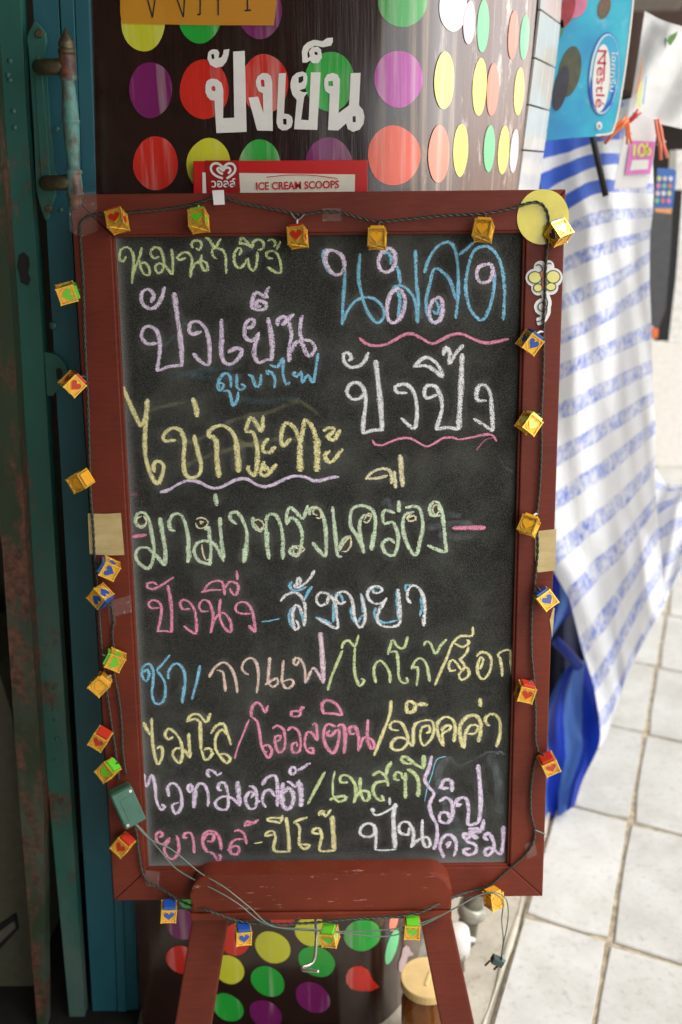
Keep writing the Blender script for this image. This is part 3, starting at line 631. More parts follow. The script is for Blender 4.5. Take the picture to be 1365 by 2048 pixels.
rows = [(0, [(1088, 232), (1150, 222), (1220, 205), (1300, 190)]), (1, [(1086, 300), (1130, 290), (1200, 272), (1303, 265)]), (2, [(1080, 366), (1125, 345), (1200, 318), (1306, 322)]), (3, [(1092, 440), (1145, 398), (1205, 372), (1308, 378)]),
  (4, [(1100, 482), (1160, 448), (1215, 432), (1306, 425)]), (5, [(1100, 545), (1160, 515), (1225, 492), (1301, 467)]), (6, [(1100, 618), (1165, 588), (1235, 556), (1300, 512)]), (7, [(1100, 684), (1165, 656), (1235, 616), (1300, 572)]),
  (8, [(1100, 752), (1165, 722), (1230, 694), (1304, 662)]), (9, [(1096, 834), (1160, 804), (1230, 768), (1305, 733)]), (10, [(1094, 926), (1160, 888), (1235, 842), (1308, 795)]), (11, [(1090, 1014), (1160, 968), (1240, 912), (1312, 850)]),
  (12, [(1096, 1122), (1165, 1064), (1240, 1003), (1310, 928)]), (13, [(1140, 1200), (1195, 1138), (1250, 1085), (1313, 1004)]), (14, [(1164, 1296), (1218, 1228), (1260, 1160), (1318, 1062)]),
  (15, [(1188, 1370), (1225, 1312), (1260, 1240), (1325, 1135)]), (16, [(1200, 1440), (1228, 1405), (1262, 1330), (1330, 1200)]), (16.6, [(1197, 1498), (1216, 1466), (1262, 1338), (1332, 1208)])]
NU = 44
def tarp_depth(u, v):      # folds: metres added to the distance
    return .02 * math.sin(u * 7 + v * .35) + .007 * math.sin(u * 21 - v * .8) + .006 * math.sin(v * 1.9 + u * 4) + (.10 * (1 - v / 16.6))
V, UVs = [], []; vv = []
NR = 110
rp = [r_[0] for r_ in rows]
def row_at(v):
    for (a, A), (b, Bq) in zip(rows, rows[1:]):
        if a <= v <= b + 1e-6: q = (v - a) / (b - a); return [(p[0] * (1 - q) + r_[0] * q, p[1] * (1 - q) + r_[1] * q) for p, r_ in zip(A, Bq)]
smooth_rows = []
for j in range(NR + 1):
    v = 16.6 * j / NR; smooth_rows.append((v, row_at(v)))
for v, P in smooth_rows:
    C_ = catmull([(a, b, 0) for a, b in P], 3); n = len(C_) - 1
    for i in range(NU + 1):
        u = i / NU; q = u * n; i0 = min(int(q), n - 1); p = C_[i0].lerp(C_[i0 + 1], q - i0)
        V.append(atY(p.x, p.y, 1.90 + tarp_depth(u, v))); UVs.append((u, v))
Fq = [(j * (NU + 1) + i, j * (NU + 1) + i + 1, (j + 1) * (NU + 1) + i + 1, (j + 1) * (NU + 1) + i) for j in range(NR) for i in range(NU)]
tarp = empty('striped_tarp', Matrix.Translation((0, 0, 0))); tag(tarp, 'blue and white striped tarp hanging beside the chalkboard down to the pavement', 'tarp')
o = mesh('front_sheet', V, Fq, TARP, tarp, True); uvl = o.data.uv_layers.new(name='UVMap')
for lp in o.data.loops: uvl.data[lp.index].uv = UVs[lp.vertex_index]
# outer flap reaching to the right edge
fr_rows = [(10.6, [(1309, 835), (1340, 800), (1400, 740)]), (11.2, [(1311, 900), (1345, 905), (1400, 850)]), (12, [(1312, 948), (1340, 985), (1400, 940)]), (13, [(1314, 1010), (1340, 1003), (1400, 975)]), (14, [(1318, 1064), (1345, 1068), (1400, 1050)]), (15, [(1324, 1136), (1345, 1115), (1385, 1080)]), (16.2, [(1328, 1206), (1350, 1172), (1372, 1125)])]
fr_rows = [(11, [(1308, 930), (1340, 968), (1400, 960)]), (12, [(1308, 980), (1345, 985), (1400, 975)]), (13, [(1308, 1040), (1345, 1015), (1400, 1000)]), (14, [(1308, 1085), (1345, 1075), (1395, 1060)]), (15, [(1308, 1150), (1345, 1135), (1385, 1100)]), (16.2, [(1308, 1245), (1336, 1196), (1366, 1140)])]
V, UVs = [], []; n2 = 16; m2 = 36
for j in range(m2 + 1):
    v = 11 + 5.2 * j / m2
    for (a, A), (b, Bq) in zip(fr_rows, fr_rows[1:]):
        if a <= v <= b + 1e-6: q = (v - a) / (b - a); P = [(p[0] * (1 - q) + r_[0] * q, p[1] * (1 - q) + r_[1] * q, 0) for p, r_ in zip(A, Bq)]; break
    C_ = catmull(P, 3); n = len(C_) - 1
    for i in range(n2 + 1):
        u = i / n2; q = u * n; i0 = min(int(q), n - 1); p = C_[i0].lerp(C_[i0 + 1], q - i0); V.append(atY(p.x, p.y, 2.02 + .03 * math.sin(u * 8 + v))); UVs.append((.75 + u * .4, v + .25 + u * .3))
Fq = [(j * (n2 + 1) + i, j * (n2 + 1) + i + 1, (j + 1) * (n2 + 1) + i + 1, (j + 1) * (n2 + 1) + i) for j in range(m2) for i in range(n2)]
o = mesh('rear_flap', V, Fq, TARP, tarp, True); uvl = o.data.uv_layers.new(name='UVMap')
for lp in o.data.loops: uvl.data[lp.index].uv = UVs[lp.vertex_index]
# hem stitching down the front sheet's free edge
bm = bmesh.new(); hem = [r_[1][0] for r_ in rows if r_[0] >= 12]
add_tube(bm, [atY(p.x, p.y, 1.915 + .0) for p in catmull([(a, b, 0) for a, b in hem], 4)], .0022, 6); bmo('hem', bm, simple('blue_hem_thread', sr(60, 90, 150), .8), tarp, True)
# deep-blue underside hanging lower
def blue_mat():
    m, t, b, l = nmat('deep_blue_tarp_fabric'); uv = N(t, 'ShaderNodeUVMap').outputs[0]; s = N(t, 'ShaderNodeSeparateXYZ'); l.new(uv, s.inputs[0])
    st = math_(t, 'ADD', s.outputs[0], math_(t, 'MULTIPLY', noise(t, uv, 3, 2), .08)); fr = math_(t, 'FRACT', math_(t, 'MULTIPLY', st, 1.9)); band = math_(t, 'MULTIPLY', math_(t, 'SUBTRACT', fr, .5), 30, clamp=True)
    f = noise(t, uv, 60, 4, .7, (1, 3, 1)); lo = mixc(t, f, sr(62, 104, 184), sr(96, 134, 200)); hi = mixc(t, f, sr(10, 40, 140), sr(20, 60, 190))
    c = mixc(t, band, lo, hi); l.new(c, b.inputs['Base Color']); b.inputs['Roughness'].default_value = .5; bump(t, b, math_(t, 'ADD', noise(t, uv, 7, 6, .65), math_(t, 'MULTIPLY', f, .15)), .6, .02)
    tl_ = N(t, 'ShaderNodeBsdfTranslucent'); l.new(c, tl_.inputs[0]); mx = N(t, 'ShaderNodeMixShader'); mx.inputs[0].default_value = .35
    l.new(b.outputs[0], mx.inputs[1]); l.new(tl_.outputs[0], mx.inputs[2]); l.new(mx.outputs[0], t.nodes['Material Output'].inputs[0]); return m
BLUE = blue_mat()
def grid_sheet(name, rows_, y0, yf, mat, parent, nu=24, nv=30):
    V, UVs = [], []; k = len(rows_) - 1
    cols_ = [catmull([(r_[c][0], r_[c][1], 0) for r_ in rows_], 1e9) for c in range(len(rows_[0]))]
    for j in range(nv + 1):
        v = j / nv * k; i0 = min(int(v), k - 1); q = v - i0; q = q
        pr_, nx_ = rows_[max(0, i0 - 1)], rows_[min(k, i0 + 2)]
        cr = lambda p0, p1, p2, p3: .5 * (2 * p1 + (p2 - p0) * q + (2 * p0 - 5 * p1 + 4 * p2 - p3) * q * q + (3 * p1 - p0 - 3 * p2 + p3) * q ** 3)
        P = [(cr(z_[0], a[0], b[0], e[0]), cr(z_[1], a[1], b[1], e[1]), 0) for z_, a, b, e in zip(pr_, rows_[i0], rows_[i0 + 1], nx_)]
        C_ = catmull(P, 3); n = len(C_) - 1
        for i in range(nu + 1):
            u = i / nu; q2 = u * n; z0 = min(int(q2), n - 1); p = C_[z0].lerp(C_[z0 + 1], q2 - z0); V.append(atY(p.x, p.y, y0 + yf(u, v))); UVs.append((u, v / k))
    Fq = [(j * (nu + 1) + i, j * (nu + 1) + i + 1, (j + 1) * (nu + 1) + i + 1, (j + 1) * (nu + 1) + i) for j in range(nv) for i in range(nu)]
    o = mesh(name, V, Fq, mat, parent, True); uvl = o.data.uv_layers.new(name='UVMap')
    for lp in o.data.loops: uvl.data[lp.index].uv = UVs[lp.vertex_index]
    return o
grid_sheet('underside_sheet', [[(1125, 1345), (1150, 1325), (1190, 1315)], [(1085, 1430), (1135, 1385), (1196, 1375)], [(1070, 1490), (1130, 1450), (1200, 1440)], [(1070, 1550), (1125, 1520), (1198, 1492)], [(1070, 1600), (1115, 1585), (1166, 1560)], [(1080, 1632), (1112, 1634), (1150, 1612)]],
           1.79, lambda u, v: .02 * math.sin(u * 8 + v) + .006 * math.sin(u * 23 - v * 2) + .19 * (1 - v / 5), BLUE, tarp)
grid_sheet('upper_fold', [[(1085, 1100), (1115, 1110), (1135, 1130)], [(1085, 1180), (1118, 1190), (1150, 1215)], [(1085, 1250), (1110, 1240), (1140, 1228)], [(1080, 1300), (1095, 1290), (1110, 1262)]], 1.93, lambda u, v: .02 * math.sin(u * 6 + v), BLUE, tarp)
grid_sheet('inner_shadow_sheet', [[(1070, 1130), (1120, 1130), (1170, 1180)], [(1070, 1330), (1120, 1320), (1175, 1320)], [(1070, 1480), (1120, 1460), (1165, 1430)]], 2.02, lambda u, v: .03 * math.sin(u * 9), simple('navy_shadow_fabric', sr(10, 16, 48), .7), tarp)  # navy sheet standing in for the deep shadow behind the tarp
bm = bmesh.new(); add_tube(bm, catmull([atY(1110, 1280, 1.97), atY(1140, 1310, 1.94), atY(1160, 1335, 1.93)], .01), .012, 8); bmo('rolled_edge', bm, flat('blue_roll', (18, 44, 130), .6), tarp, True)
# small pole showing in the gap of the tarp
bm = bmesh.new(); add_tube(bm, [atY(1183, 262, 1.87), atY(1198, 330, 1.87), atY(1212, 392, 1.87)], .006, 8); tag(bmo('thin_rod', bm, DARK, None, True), 'thin black rod poking down in front of the tarp below the turquoise sign', 'rod')

# --- turquoise hanging sign
SY = 1.78
c4 = lambda P: [(1040 + x / 4.2, y / 4.2) for x, y in P]
def sign_mat():
    m, t, b, l = nmat('turquoise_sign_print'); co = obj_co(t); n = noise(t, co, 9, 3, .5); f = noise(t, co, 26, 3, .5)
    c = ramp(t, n, [(.35, sr(10, 132, 186)), (.55, sr(24, 172, 202)), (.75, sr(70, 196, 210))]); c = mixc(t, math_(t, 'MULTIPLY', math_(t, 'SUBTRACT', f, .6, clamp=True), 3), c, sr(150, 216, 224))
    l.new(c, b.inputs['Base Color']); b.inputs['Roughness'].default_value = .25; return m
hsn = empty('ice_cream_poster', Matrix.Translation((0, 0, 0))); tag(hsn, 'turquoise ice cream sign board hanging at the top right over the striped tarp', 'sign')
prism_px('sign_board', c4([(300, -500), (985, -500), (960, 0), (905, 500), (862, 780), (828, 970), (800, 1070), (765, 1128), (640, 1145), (430, 1160), (222, 1186), (240, 900), (262, 560), (300, 200)]), SY, .006, sign_mat(), hsn, .001)
strokes_y('white_rim', [c4([(978, -500), (954, 0), (898, 500), (856, 780), (823, 965), (795, 1064), (762, 1120), (640, 1137)])], SY - .0008, .003, WHITE, hsn)
def ellp(name, c, r, rot, mat, d, parent=hsn): 
    return flatp(name, c4(ell(c[0], c[1], r[0], r[1], rot, 36)), SY - d, mat, parent)
ellp('logo_ring', (708, 622), (132, 352), .10, flat('deep_blue_print', (24, 84, 176)), .001)
ellp('logo_ring_white', (712, 622), (124, 340), .10, flat('pale_blue_print', (200, 226, 236)), .0014)
ellp('logo_field', (720, 620), (112, 326), .10, flat('sky_blue_print', (52, 168, 208)), .0018)
flatp('logo_shade', c4([(585, 760), (600, 640), (622, 800), (690, 925), (760, 830), (790, 700), (800, 760), (770, 880), (700, 940), (640, 930), (600, 860)]), SY - .0021, flat('deep_blue_print2', (24, 84, 186)), hsn)
ellp('logo_oval', (686, 655), (72, 285), .07, WHITE, .0025)
def text_map(name, s, p_start, p_end, hpx, mat, d, parent=hsn, sx=1.0):
    v, f = text2d(s); xs = [p[0] for p in v]; ys = [p[1] for p in v]; A, Bq = Vector((*p_start, 0)), Vector((*p_end, 0)); ax = Bq - A; up = Vector((ax.y, -ax.x, 0)).normalized() * hpx
    V = []
    for x, yy, _ in v:
        q = A + ax * ((x - min(xs)) / (max(xs) - min(xs))) + up * ((yy - (min(ys) + max(ys)) / 2) / (max(ys) - min(ys))); V.append(atY(1040 + q.x / 4.2, q.y / 4.2, SY - d))
    return mesh(name, V, f, mat, parent)
text_map('lettering', 'Nestlé', (694, 420), (672, 905), 74, flat('logo_red', (196, 34, 66)), .003)
strokes_y('letter_bar', [c4([(716, 440), (712, 560), (706, 680)])], SY - .003, .0024, bpy.data.materials['logo_red'], hsn)
text_map('lettering', 'ไอศกรีม', (800, 430), (778, 770), 52, WHITE, .003)
ellp('printed_fruit', (420, 600), (92, 215), .18, simple('olive_fruit_print', sr(72, 74, 44), .3, 0, .4, 30), .001)
ellp('printed_fruit', (345, 740), (58, 195), .22, simple('dark_fruit_print', sr(40, 38, 52), .3, 0, .4, 30), .0014)
ellp('printed_fruit', (395, 90), (62, 150), .30, simple('strawberry_print', sr(168, 34, 40), .3, 0, .35, 50), .001)
ellp('printed_fruit', (470, 40), (90, 120), .5, simple('pink_cream_print', sr(214, 120, 150), .3, 0, .2, 30), .0008)
ellp('printed_fruit', (710, 60), (52, 100), .25, simple('brown_nut_print', sr(110, 84, 56), .3, 0, .4, 40), .001)
ellp('printed_leaf', (330, 250), (36, 90), .2, simple('leaf_print', sr(60, 130, 90), .3), .001)
ellp('grommet', (668, 1056), (24, 34), 0, WHITE, .0016); ellp('grommet_hole', (668, 1060), (12, 18), 0, flat('grey_metal', (150, 150, 150)), .002)

# --- white sheet, card, pegs
CARD = simple('white_plastic_sheet', sr(232, 230, 228), .3, 0, .03, 10)
ws = empty('white_sheet', Matrix.Translation((0, 0, 0))); tag(ws, 'white printed plastic sheet pegged up at the top right corner', 'sheet')
grid_sheet('sheet', [[(1290, 22), (1330, 42), (1400, 62)], [(1280, 90), (1325, 110), (1400, 130)], [(1266, 180), (1320, 190), (1400, 200)], [(1255, 240), (1310, 246), (1400, 266)]], 1.95, lambda u, v: .012 * math.sin(u * 8 + v * 2), CARD, ws)
def printy(name, poly, y, mat, parent): return flatp(name, poly, y, mat, parent)
printy('green_print', c4([(1235, 345), (1260, 300), (1330, 262), (1310, 320), (1265, 385)]), 1.93, flat('leaf_green', (96, 140, 60)), ws)
printy('green_print', c4([(1217, 320), (1230, 318), (1230, 345), (1219, 412), (1215, 360)]), 1.93, flat('dark_green', (24, 84, 70)), ws)
printy('orange_print', c4([(1030, 430), (1020, 640), (985, 790), (975, 780), (1005, 640)]), 1.93, flat('orange_print_c', (232, 130, 60)), ws)
printy('blue_print', c4([(1060, 640), (1068, 640), (1040, 880), (1030, 870)]), 1.93, flat('blue_print_c', (70, 170, 216)), ws)
printy('yellow_print', c4([(1010, 690), (1035, 680), (1020, 900), (985, 910), (990, 780)]), 1.9305, flat('pale_yellow_print', (236, 230, 160)), ws)
pc = empty('pink_card', Matrix.Translation((0, 0, 0))); tag(pc, 'white card with a pink panel and yellow writing, pegged below the white sheet', 'card')
prism_px('card_sheet', c4([(880, 1125), (960, 960), (1160, 990), (1140, 1200), (1100, 1500), (1060, 1575), (790, 1585)]), 1.9, .002, CARD, pc, .0004)
flatp('pink_panel', c4([(930, 1180), (1140, 1190), (1096, 1460), (885, 1470)]), 1.897, flat('pink_print', (222, 124, 196)), pc)
flatp('white_band', c4([(945, 1345), (1085, 1340), (1075, 1420), (925, 1432)]), 1.8965, WHITE, pc)
strokes_y('handwriting', [c4(p) for p in ([(965, 1215), (960, 1310)], [(1000, 1310), (998, 1250), (1025, 1215), (1050, 1250), (1040, 1300), (1000, 1310)], [(1070, 1200), (1062, 1300)], [(1066, 1250), (1095, 1255), (1090, 1295), (1062, 1300)])], 1.896, .0045, flat('yellow_print_c', (236, 228, 110)), pc)
PEG = flat('orange_peg_plastic', (224, 108, 40), .3); PEG2 = flat('coral_peg_plastic', (226, 122, 92), .3)
def peg(a, b, wpx, mat, lab, y=1.87):
    p, q = atY(*a, y), atY(*b, y); r_ = empty('clothes_peg', Matrix.Translation(p)); tag(r_, lab, 'clothes peg', 'clothes pegs holding the sheets at the right edge')
    ax = (q - p); n = Vector((-ax.z, 0, ax.x)).normalized() * pxm(y, wpx); 
    for s in (-1, 1):
        bm = bmesh.new(); off_ = n * (.32 * s); add_tube(bm, [off_ * 1.6, ax * .35 + off_ * .7, ax * .7 + off_ * .9, ax + off_ * .6], lambda t: pxm(y, wpx) * (.30 - .08 * abs(t - .4)), 8); bmo('jaw', bm, mat, r_, True)
    bm = bmesh.new(); add_tube(bm, [ax * .4 - n * .7, ax * .4 + n * .7], pxm(y, wpx) * .22, 8); bmo('spring', bm, simple('peg_spring', sr(150, 150, 150), .3, .9), r_, True)
peg((1206, 282), (1256, 236), 13, PEG, 'orange clothes peg at the lower corner of the turquoise sign')
peg((1259, 288), (1254, 240), 9, PEG, 'small upright orange clothes peg at the left corner of the white sheet', 1.875)
peg((1329, 318), (1314, 238), 13, PEG2, 'coral clothes peg right of the pink card')
peg((1280, 222), (1258, 244), 9, flat('red_peg_plastic', (196, 60, 40), .3), 'red clothes peg above the pink card', 1.88)
bc = empty('blue_card', Matrix.Translation((0, 0, 0))); tag(bc, 'small blue card printed with rows of coloured dots at the right edge', 'card')
prism_px('card_sheet', c4([(1160, 1412), (1300, 1420), (1318, 1440), (1290, 1700), (1270, 1798), (1140, 1782), (1130, 1760)]), 2.3, .004, flat('blue_card_print', (50, 104, 176)), bc, .0005)
flatp('orange_hem', c4([(1134, 1750), (1280, 1752), (1270, 1796), (1140, 1780)]), 2.296, flat('orange_band', (224, 150, 80)), bc)
cc = [(200, 206, 110), (220, 120, 160), (220, 190, 180), (120, 190, 140), (210, 210, 220), (200, 120, 80)]
for i in range(4):
    for j in range(3): flatp('printed_dot', c4(ell(1172 + j * 48 - i * 6, 1500 + i * 62, 18, 22, 0, 12)), 2.297, flat('card_dot_%s' % 'abcdef'[(i + 2 * j) % 6], cc[(i + 2 * j) % 6]), bc)
# ================================================================== JAR, VALVE
lidc = hit(850, 1962, Vector((0, 1.18, 0)), Vector((0, 1, 0)))
JX = Vector((lidc.x + .004, 1.19, 0)); JH = lidc.z
jar = empty('glass_jar', Matrix.Translation(JX)); tag(jar, 'brown glass jar with a cream yellow plastic lid under the easel', 'jar')
gm, gt, gb_, gl = nmat('brown_jar_glass'); gb_.inputs['Base Color'].default_value = sr(140, 84, 34); gb_.inputs['Transmission Weight'].default_value = .55; gb_.inputs['Roughness'].default_value = .12
bm = bmesh.new(); add_lathe(bm, [(0, .030), (.03, .037), (.1, .040), (.72, .040), (.84, .034), (.9, .032), (.97, .032)], Vector((0, 0, .004)), Vector((0, 0, JH - .006)), 28); bmo('jar_body', bm, gm, jar, True)
LIDM = simple('cream_yellow_lid', sr(224, 190, 128), .35, 0, .08, 30, coat=.2)
bm = bmesh.new(); add_lathe(bm, [(0, .0405), (.1, .042), (.75, .042), (.9, .0412), (.92, .0385), (.90, .036), (.9, .001)], Vector((0, 0, JH - .018)), Vector((0, 0, JH)), 36); lid = bmo('lid', bm, LIDM, jar)
bm = bmesh.new(); add_box(bm, (.002, -.004, JH - .001), (.005, .030, .0026), Euler((0, 0, -.35)), .001); bmo('raised_bar', bm, LIDM, lid)
# pipe and white stop valve at the wall foot
STEEL = simple('dirty_grey_pipe', sr(120, 116, 100), .4, .4, .35, 40); WPL = simple('white_plastic', sr(212, 206, 198), .4, 0, .06)
pv = empty('water_pipe', Matrix.Translation((0, 0, 0))); tag(pv, 'grey standpipe with a coupling ring on the concrete strip behind the easel', 'pipe')
def pz(px, py, y): return atY(px, py, y)
ya = 1.42
bm = bmesh.new(); add_tube(bm, [pz(953, 1760, ya), pz(947, 1805, ya), pz(938, 1842, ya), pz(931, 1880, ya)], .019, 20); bmo('pipe_lower', bm, STEEL, pv, True)
bm = bmesh.new(); add_lathe(bm, [(0, .019), (.05, .026), (.75, .0265), (.9, .024), (1, .0195)], pz(948, 1808, ya), pz(941, 1832, ya), 24); bmo('coupling_ring', bm, simple('pipe_collar', sr(160, 156, 140), .4, .3, .25), pv, True)
tp_ = empty('white_stop_valve', Matrix.Translation((0, 0, 0))); tag(tp_, 'white plastic stop valve half hidden behind the easel leg', 'valve')
bm = bmesh.new(); add_lathe(bm, [(0, .012), (.08, .022), (.5, .0235), (.9, .021), (1, .012)], pz(914, 1856, 1.36), pz(918, 1910, 1.36), 22); bmo('valve_body', bm, WPL, tp_, True)
bm = bmesh.new(); add_tube(bm, [pz(916, 1882, 1.35), pz(926, 1876, 1.35), pz(948, 1880, 1.36)], .005, 10); bmo('valve_lever', bm, WPL, tp_, True)
bm = bmesh.new(); add_lathe(bm, [(0, .013), (.3, .0135), (.32, .010), (1, .010)], pz(916, 1908, 1.345), pz(919, 1940, 1.345), 16); bmo('valve_outlet', bm, STEEL, tp_, True)
# ================================================================== CHALKBOARD
cb = empty('chalkboard', BM); tag(cb, 'framed chalkboard menu with handwritten coloured Thai chalk lettering, standing on the red brown easel', 'chalkboard')
W2, HT, TH = .30, .9455, .02; ix, iz0, iz1 = .2528, .0455, .8982
def bar_w(name, poly, lab=None):
    bm = bmesh.new(); fr = [Vector((x, 0, z)) for x, z in poly]; add_prism(bm, fr, [p + Vector((0, TH, 0)) for p in fr], .0016)
    o = bmo(name, bm, WOOD, cb); return o
g = .0004
bar_w('frame_rail', [(-W2, HT), (W2, HT), (ix, iz1), (-ix, iz1)]); bar_w('frame_rail', [(-W2, 0), (-ix, iz0), (ix, iz0), (W2, 0)])
bar_w('frame_rail', [(-W2 + 0, HT - g * 2), (-ix - g, iz1 - g), (-ix - g, iz0 + g), (-W2, g * 2)]); bar_w('frame_rail', [(W2, HT - g * 2), (W2, g * 2), (ix + g, iz0 + g), (ix + g, iz1 - g)])
# thin inner bead stepping down to the slate
for n_, poly in (('left', [(-ix - .001, iz1), (-ix + .003, iz1 - .003), (-ix + .003, iz0 + .003), (-ix - .001, iz0)]), ('right', [(ix + .001, iz0), (ix - .003, iz0 + .003), (ix - .003, iz1 - .003), (ix + .001, iz1)]),
                 ('top', [(-ix, iz1 + .001), (ix, iz1 + .001), (ix - .003, iz1 - .003), (-ix + .003, iz1 - .003)]), ('foot', [(-ix, iz0 - .001), (-ix + .003, iz0 + .003), (ix - .003, iz0 + .003), (ix, iz0 - .001)])):
    bm = bmesh.new(); fr = [Vector((x, .003, z)) for x, z in poly]; add_prism(bm, fr, [p + Vector((0, .008, 0)) for p in fr], .0012); bmo('inner_bead', bm, WOOD, cb)
SO = -.0075
box('slate', (0, .0105, (iz0 + iz1) / 2), (2 * ix + .01, .006, iz1 - iz0 + .01), SLATE, cb)
box('backing_board', (0, .0175, HT / 2), (2 * W2 - .03, .004, HT - .03), simple('hardboard_back', sr(110, 84, 60), .8), cb)
tofn_s = lambda a, b: B(a, b, SO)
ZC = dict(C1=(220, 460, 3.25), C2=(620, 460, 3.1023), C3=(220, 690, 2.84375), C4=(660, 660, 3.4125), C5=(250, 960, 3.5), C6=(600, 960, 3.4125), C7=(270, 1130, 4.403), C8=(540, 1130, 4.0147),
          D1=(270, 1270, 3.4125), D2=(640, 1240, 3.4125), D3=(270, 1390, 3.5), D4=(640, 1390, 3.4125), D5=(270, 1510, 3.5), D6=(600, 1490, 3.1023), D7=(290, 1610, 3.329), E1=(260, 560, 3.4125), PX=(0, 0, 1))
wc = {}
def word(zc, colr, wz, strokes, lab=None, name='chalk_word', base=.0004):
    """strokes in the reading coordinates of one enlarged area; wz = chalk width there"""
    x0, y0, s = ZC[zc]; out = []
    for st in strokes:
        wd = wz
        if isinstance(st, tuple) and isinstance(st[0], (int, float)): wd, st = st
        P = [(x0 + a / s, y0 + b / s) for a, b in st]; my = sum(p[1] for p in P) / len(P)
        mpp = .6 / (992 - (my - 384) * (134 / 1413)); out.append((P, wd / s * mpp * (1.13 if name.startswith('chalk_w') or name == 'chalk_underline' or name == 'chalk_stroke' else 1)))
    wv = (.78, .34) if name == 'chalk_word' else (1.0, 0.0)
    o = ribbons(name, out, CH[colr] if isinstance(colr, str) else colr, cb, tofn_s, base=base, wvar=wv)
    if name == 'chalk_word':
        d_ = ribbons('chalk_dust', [(p, w_ * 2.5 + .004) for p, w_ in out], DUST, cb, tofn_s, base=.0001); d_['kind'] = 'stuff'
    if lab: o['label'] = lab
    return o
# old rubbed-out chalk first
word('C3', SMY, 34, [[(225, 370), (330, 345), (440, 320), (520, 330)], [(420, 690), (560, 630), (700, 590), (820, 560), (1000, 530), (1110, 560)], [(640, 450), (760, 410), (900, 385), (1000, 340), (1070, 320), (1130, 350), (1190, 400)], [(380, 545), (480, 545), (570, 500)], [(700, 530), (800, 570), (900, 560)]], 'rubbed yellowish smear', 'chalk_smear', .0002)
word('C3', SMB, 46, [[(330, 190), (520, 150), (700, 130)], [(460, 180), (640, 190), (760, 170)], [(720, 310), (900, 320), (1080, 300)]], 'rubbed bluish smear', 'chalk_smear', .00025)
word('E1', SMB, 30, [[(225, 465), (280, 410), (340, 340), (390, 290)]], 'rubbed bluish smear', 'chalk_smear', .0002)
word('D6', SMG, 95, [[(905, 270), (930, 420), (990, 560)], (60, [(850, 300), (870, 160), (920, 80)]), (70, [(1180, 60), (1230, 200), (1240, 420)]), (110, [(900, 540), (1000, 600), (1100, 580)])], 'grey palm smear', 'chalk_smear', .0002)
word('D6', SMG, 22, [[(840, 200), (870, 110), (930, 75), (980, 130), (1080, 90), (1170, 45), (1240, 50)], [(1225, 60), (1240, 40), (1270, 60)]], 'grey smear', 'chalk_smear', .0003)
word('D6', CH['blue'], 8, [[(775, 350), (790, 270), (820, 180), (850, 90), (910, 70)]], 'thin blue curved chalk line', 'chalk_stroke')
word('C6', SMG, 60, [[(870, 330), (1000, 300), (1180, 300)], [(950, 370), (1100, 390), (1230, 360)], [(900, 230), (1100, 240)], (40, [(560, 170), (600, 130), (620, 190)])], 'grey smear', 'chalk_smear', .0002)
word('C4', SMG, 22, [[(1150, 850), (1190, 930), (1255, 970)]], None, 'chalk_smear', .0003)
word('C4', SMP, 16, [[(1000, 820), (1060, 750), (1120, 735)]], None, 'chalk_smear', .0003)
word('C5', SMP, 26, [[(40, 110), (70, 95), (90, 110)], (40, [(30, 180), (30, 500)])], None, 'chalk_smear', .0003)

# --- line 1, pale green
word('C1', 'green', 20, [[(105, 170), (88, 205), (62, 185), (72, 130), (115, 112), (150, 150), (156, 220), (145, 350)], [(148, 300), (170, 235), (195, 175), (208, 112)], [(190, 190), (205, 255), (230, 290), (258, 290), (256, 245), (228, 212), (196, 222)],
  [(322, 170), (290, 185), (264, 150), (285, 115), (322, 118), (345, 160), (352, 225), (338, 270), (312, 280), (296, 240), (325, 215), (370, 245), (402, 290)], [(402, 122), (410, 200), (410, 292)],
  [(495, 180), (460, 195), (438, 180), (470, 150), (510, 148), (535, 190), (530, 250), (524, 310)], [(528, 265), (555, 220), (590, 200)], [(598, 160), (592, 215), (612, 262), (636, 258), (632, 218), (600, 200), (575, 222)],
  [(545, 118), (530, 95), (550, 70), (585, 72), (598, 100), (580, 130), (560, 118)], [(620, 48), (650, 66), (685, 112), (722, 55)], [(700, 105), (668, 128), (668, 165), (698, 188)], [(690, 120), (735, 130), (755, 180), (755, 235), (758, 285)],
  [(840, 165), (856, 135), (838, 115), (812, 150), (808, 205), (835, 245), (865, 235), (890, 200), (902, 182)], [(898, 190), (908, 240), (935, 265), (955, 225), (960, 140)],
  [(845, 95), (855, 50), (885, 70), (925, 115), (932, 80), (968, 62), (1002, 85), (995, 122), (960, 130)], [(840, 85), (880, 92), (930, 115)], [(1025, 72), (1055, 62), (1080, 85), (1065, 110)], [(1110, 72), (1085, 130)],
  [(1062, 185), (1028, 180), (1020, 150), (1060, 135), (1095, 165), (1112, 225), (1112, 278), (1070, 270), (1022, 240)]], 'pale green words at the top left')
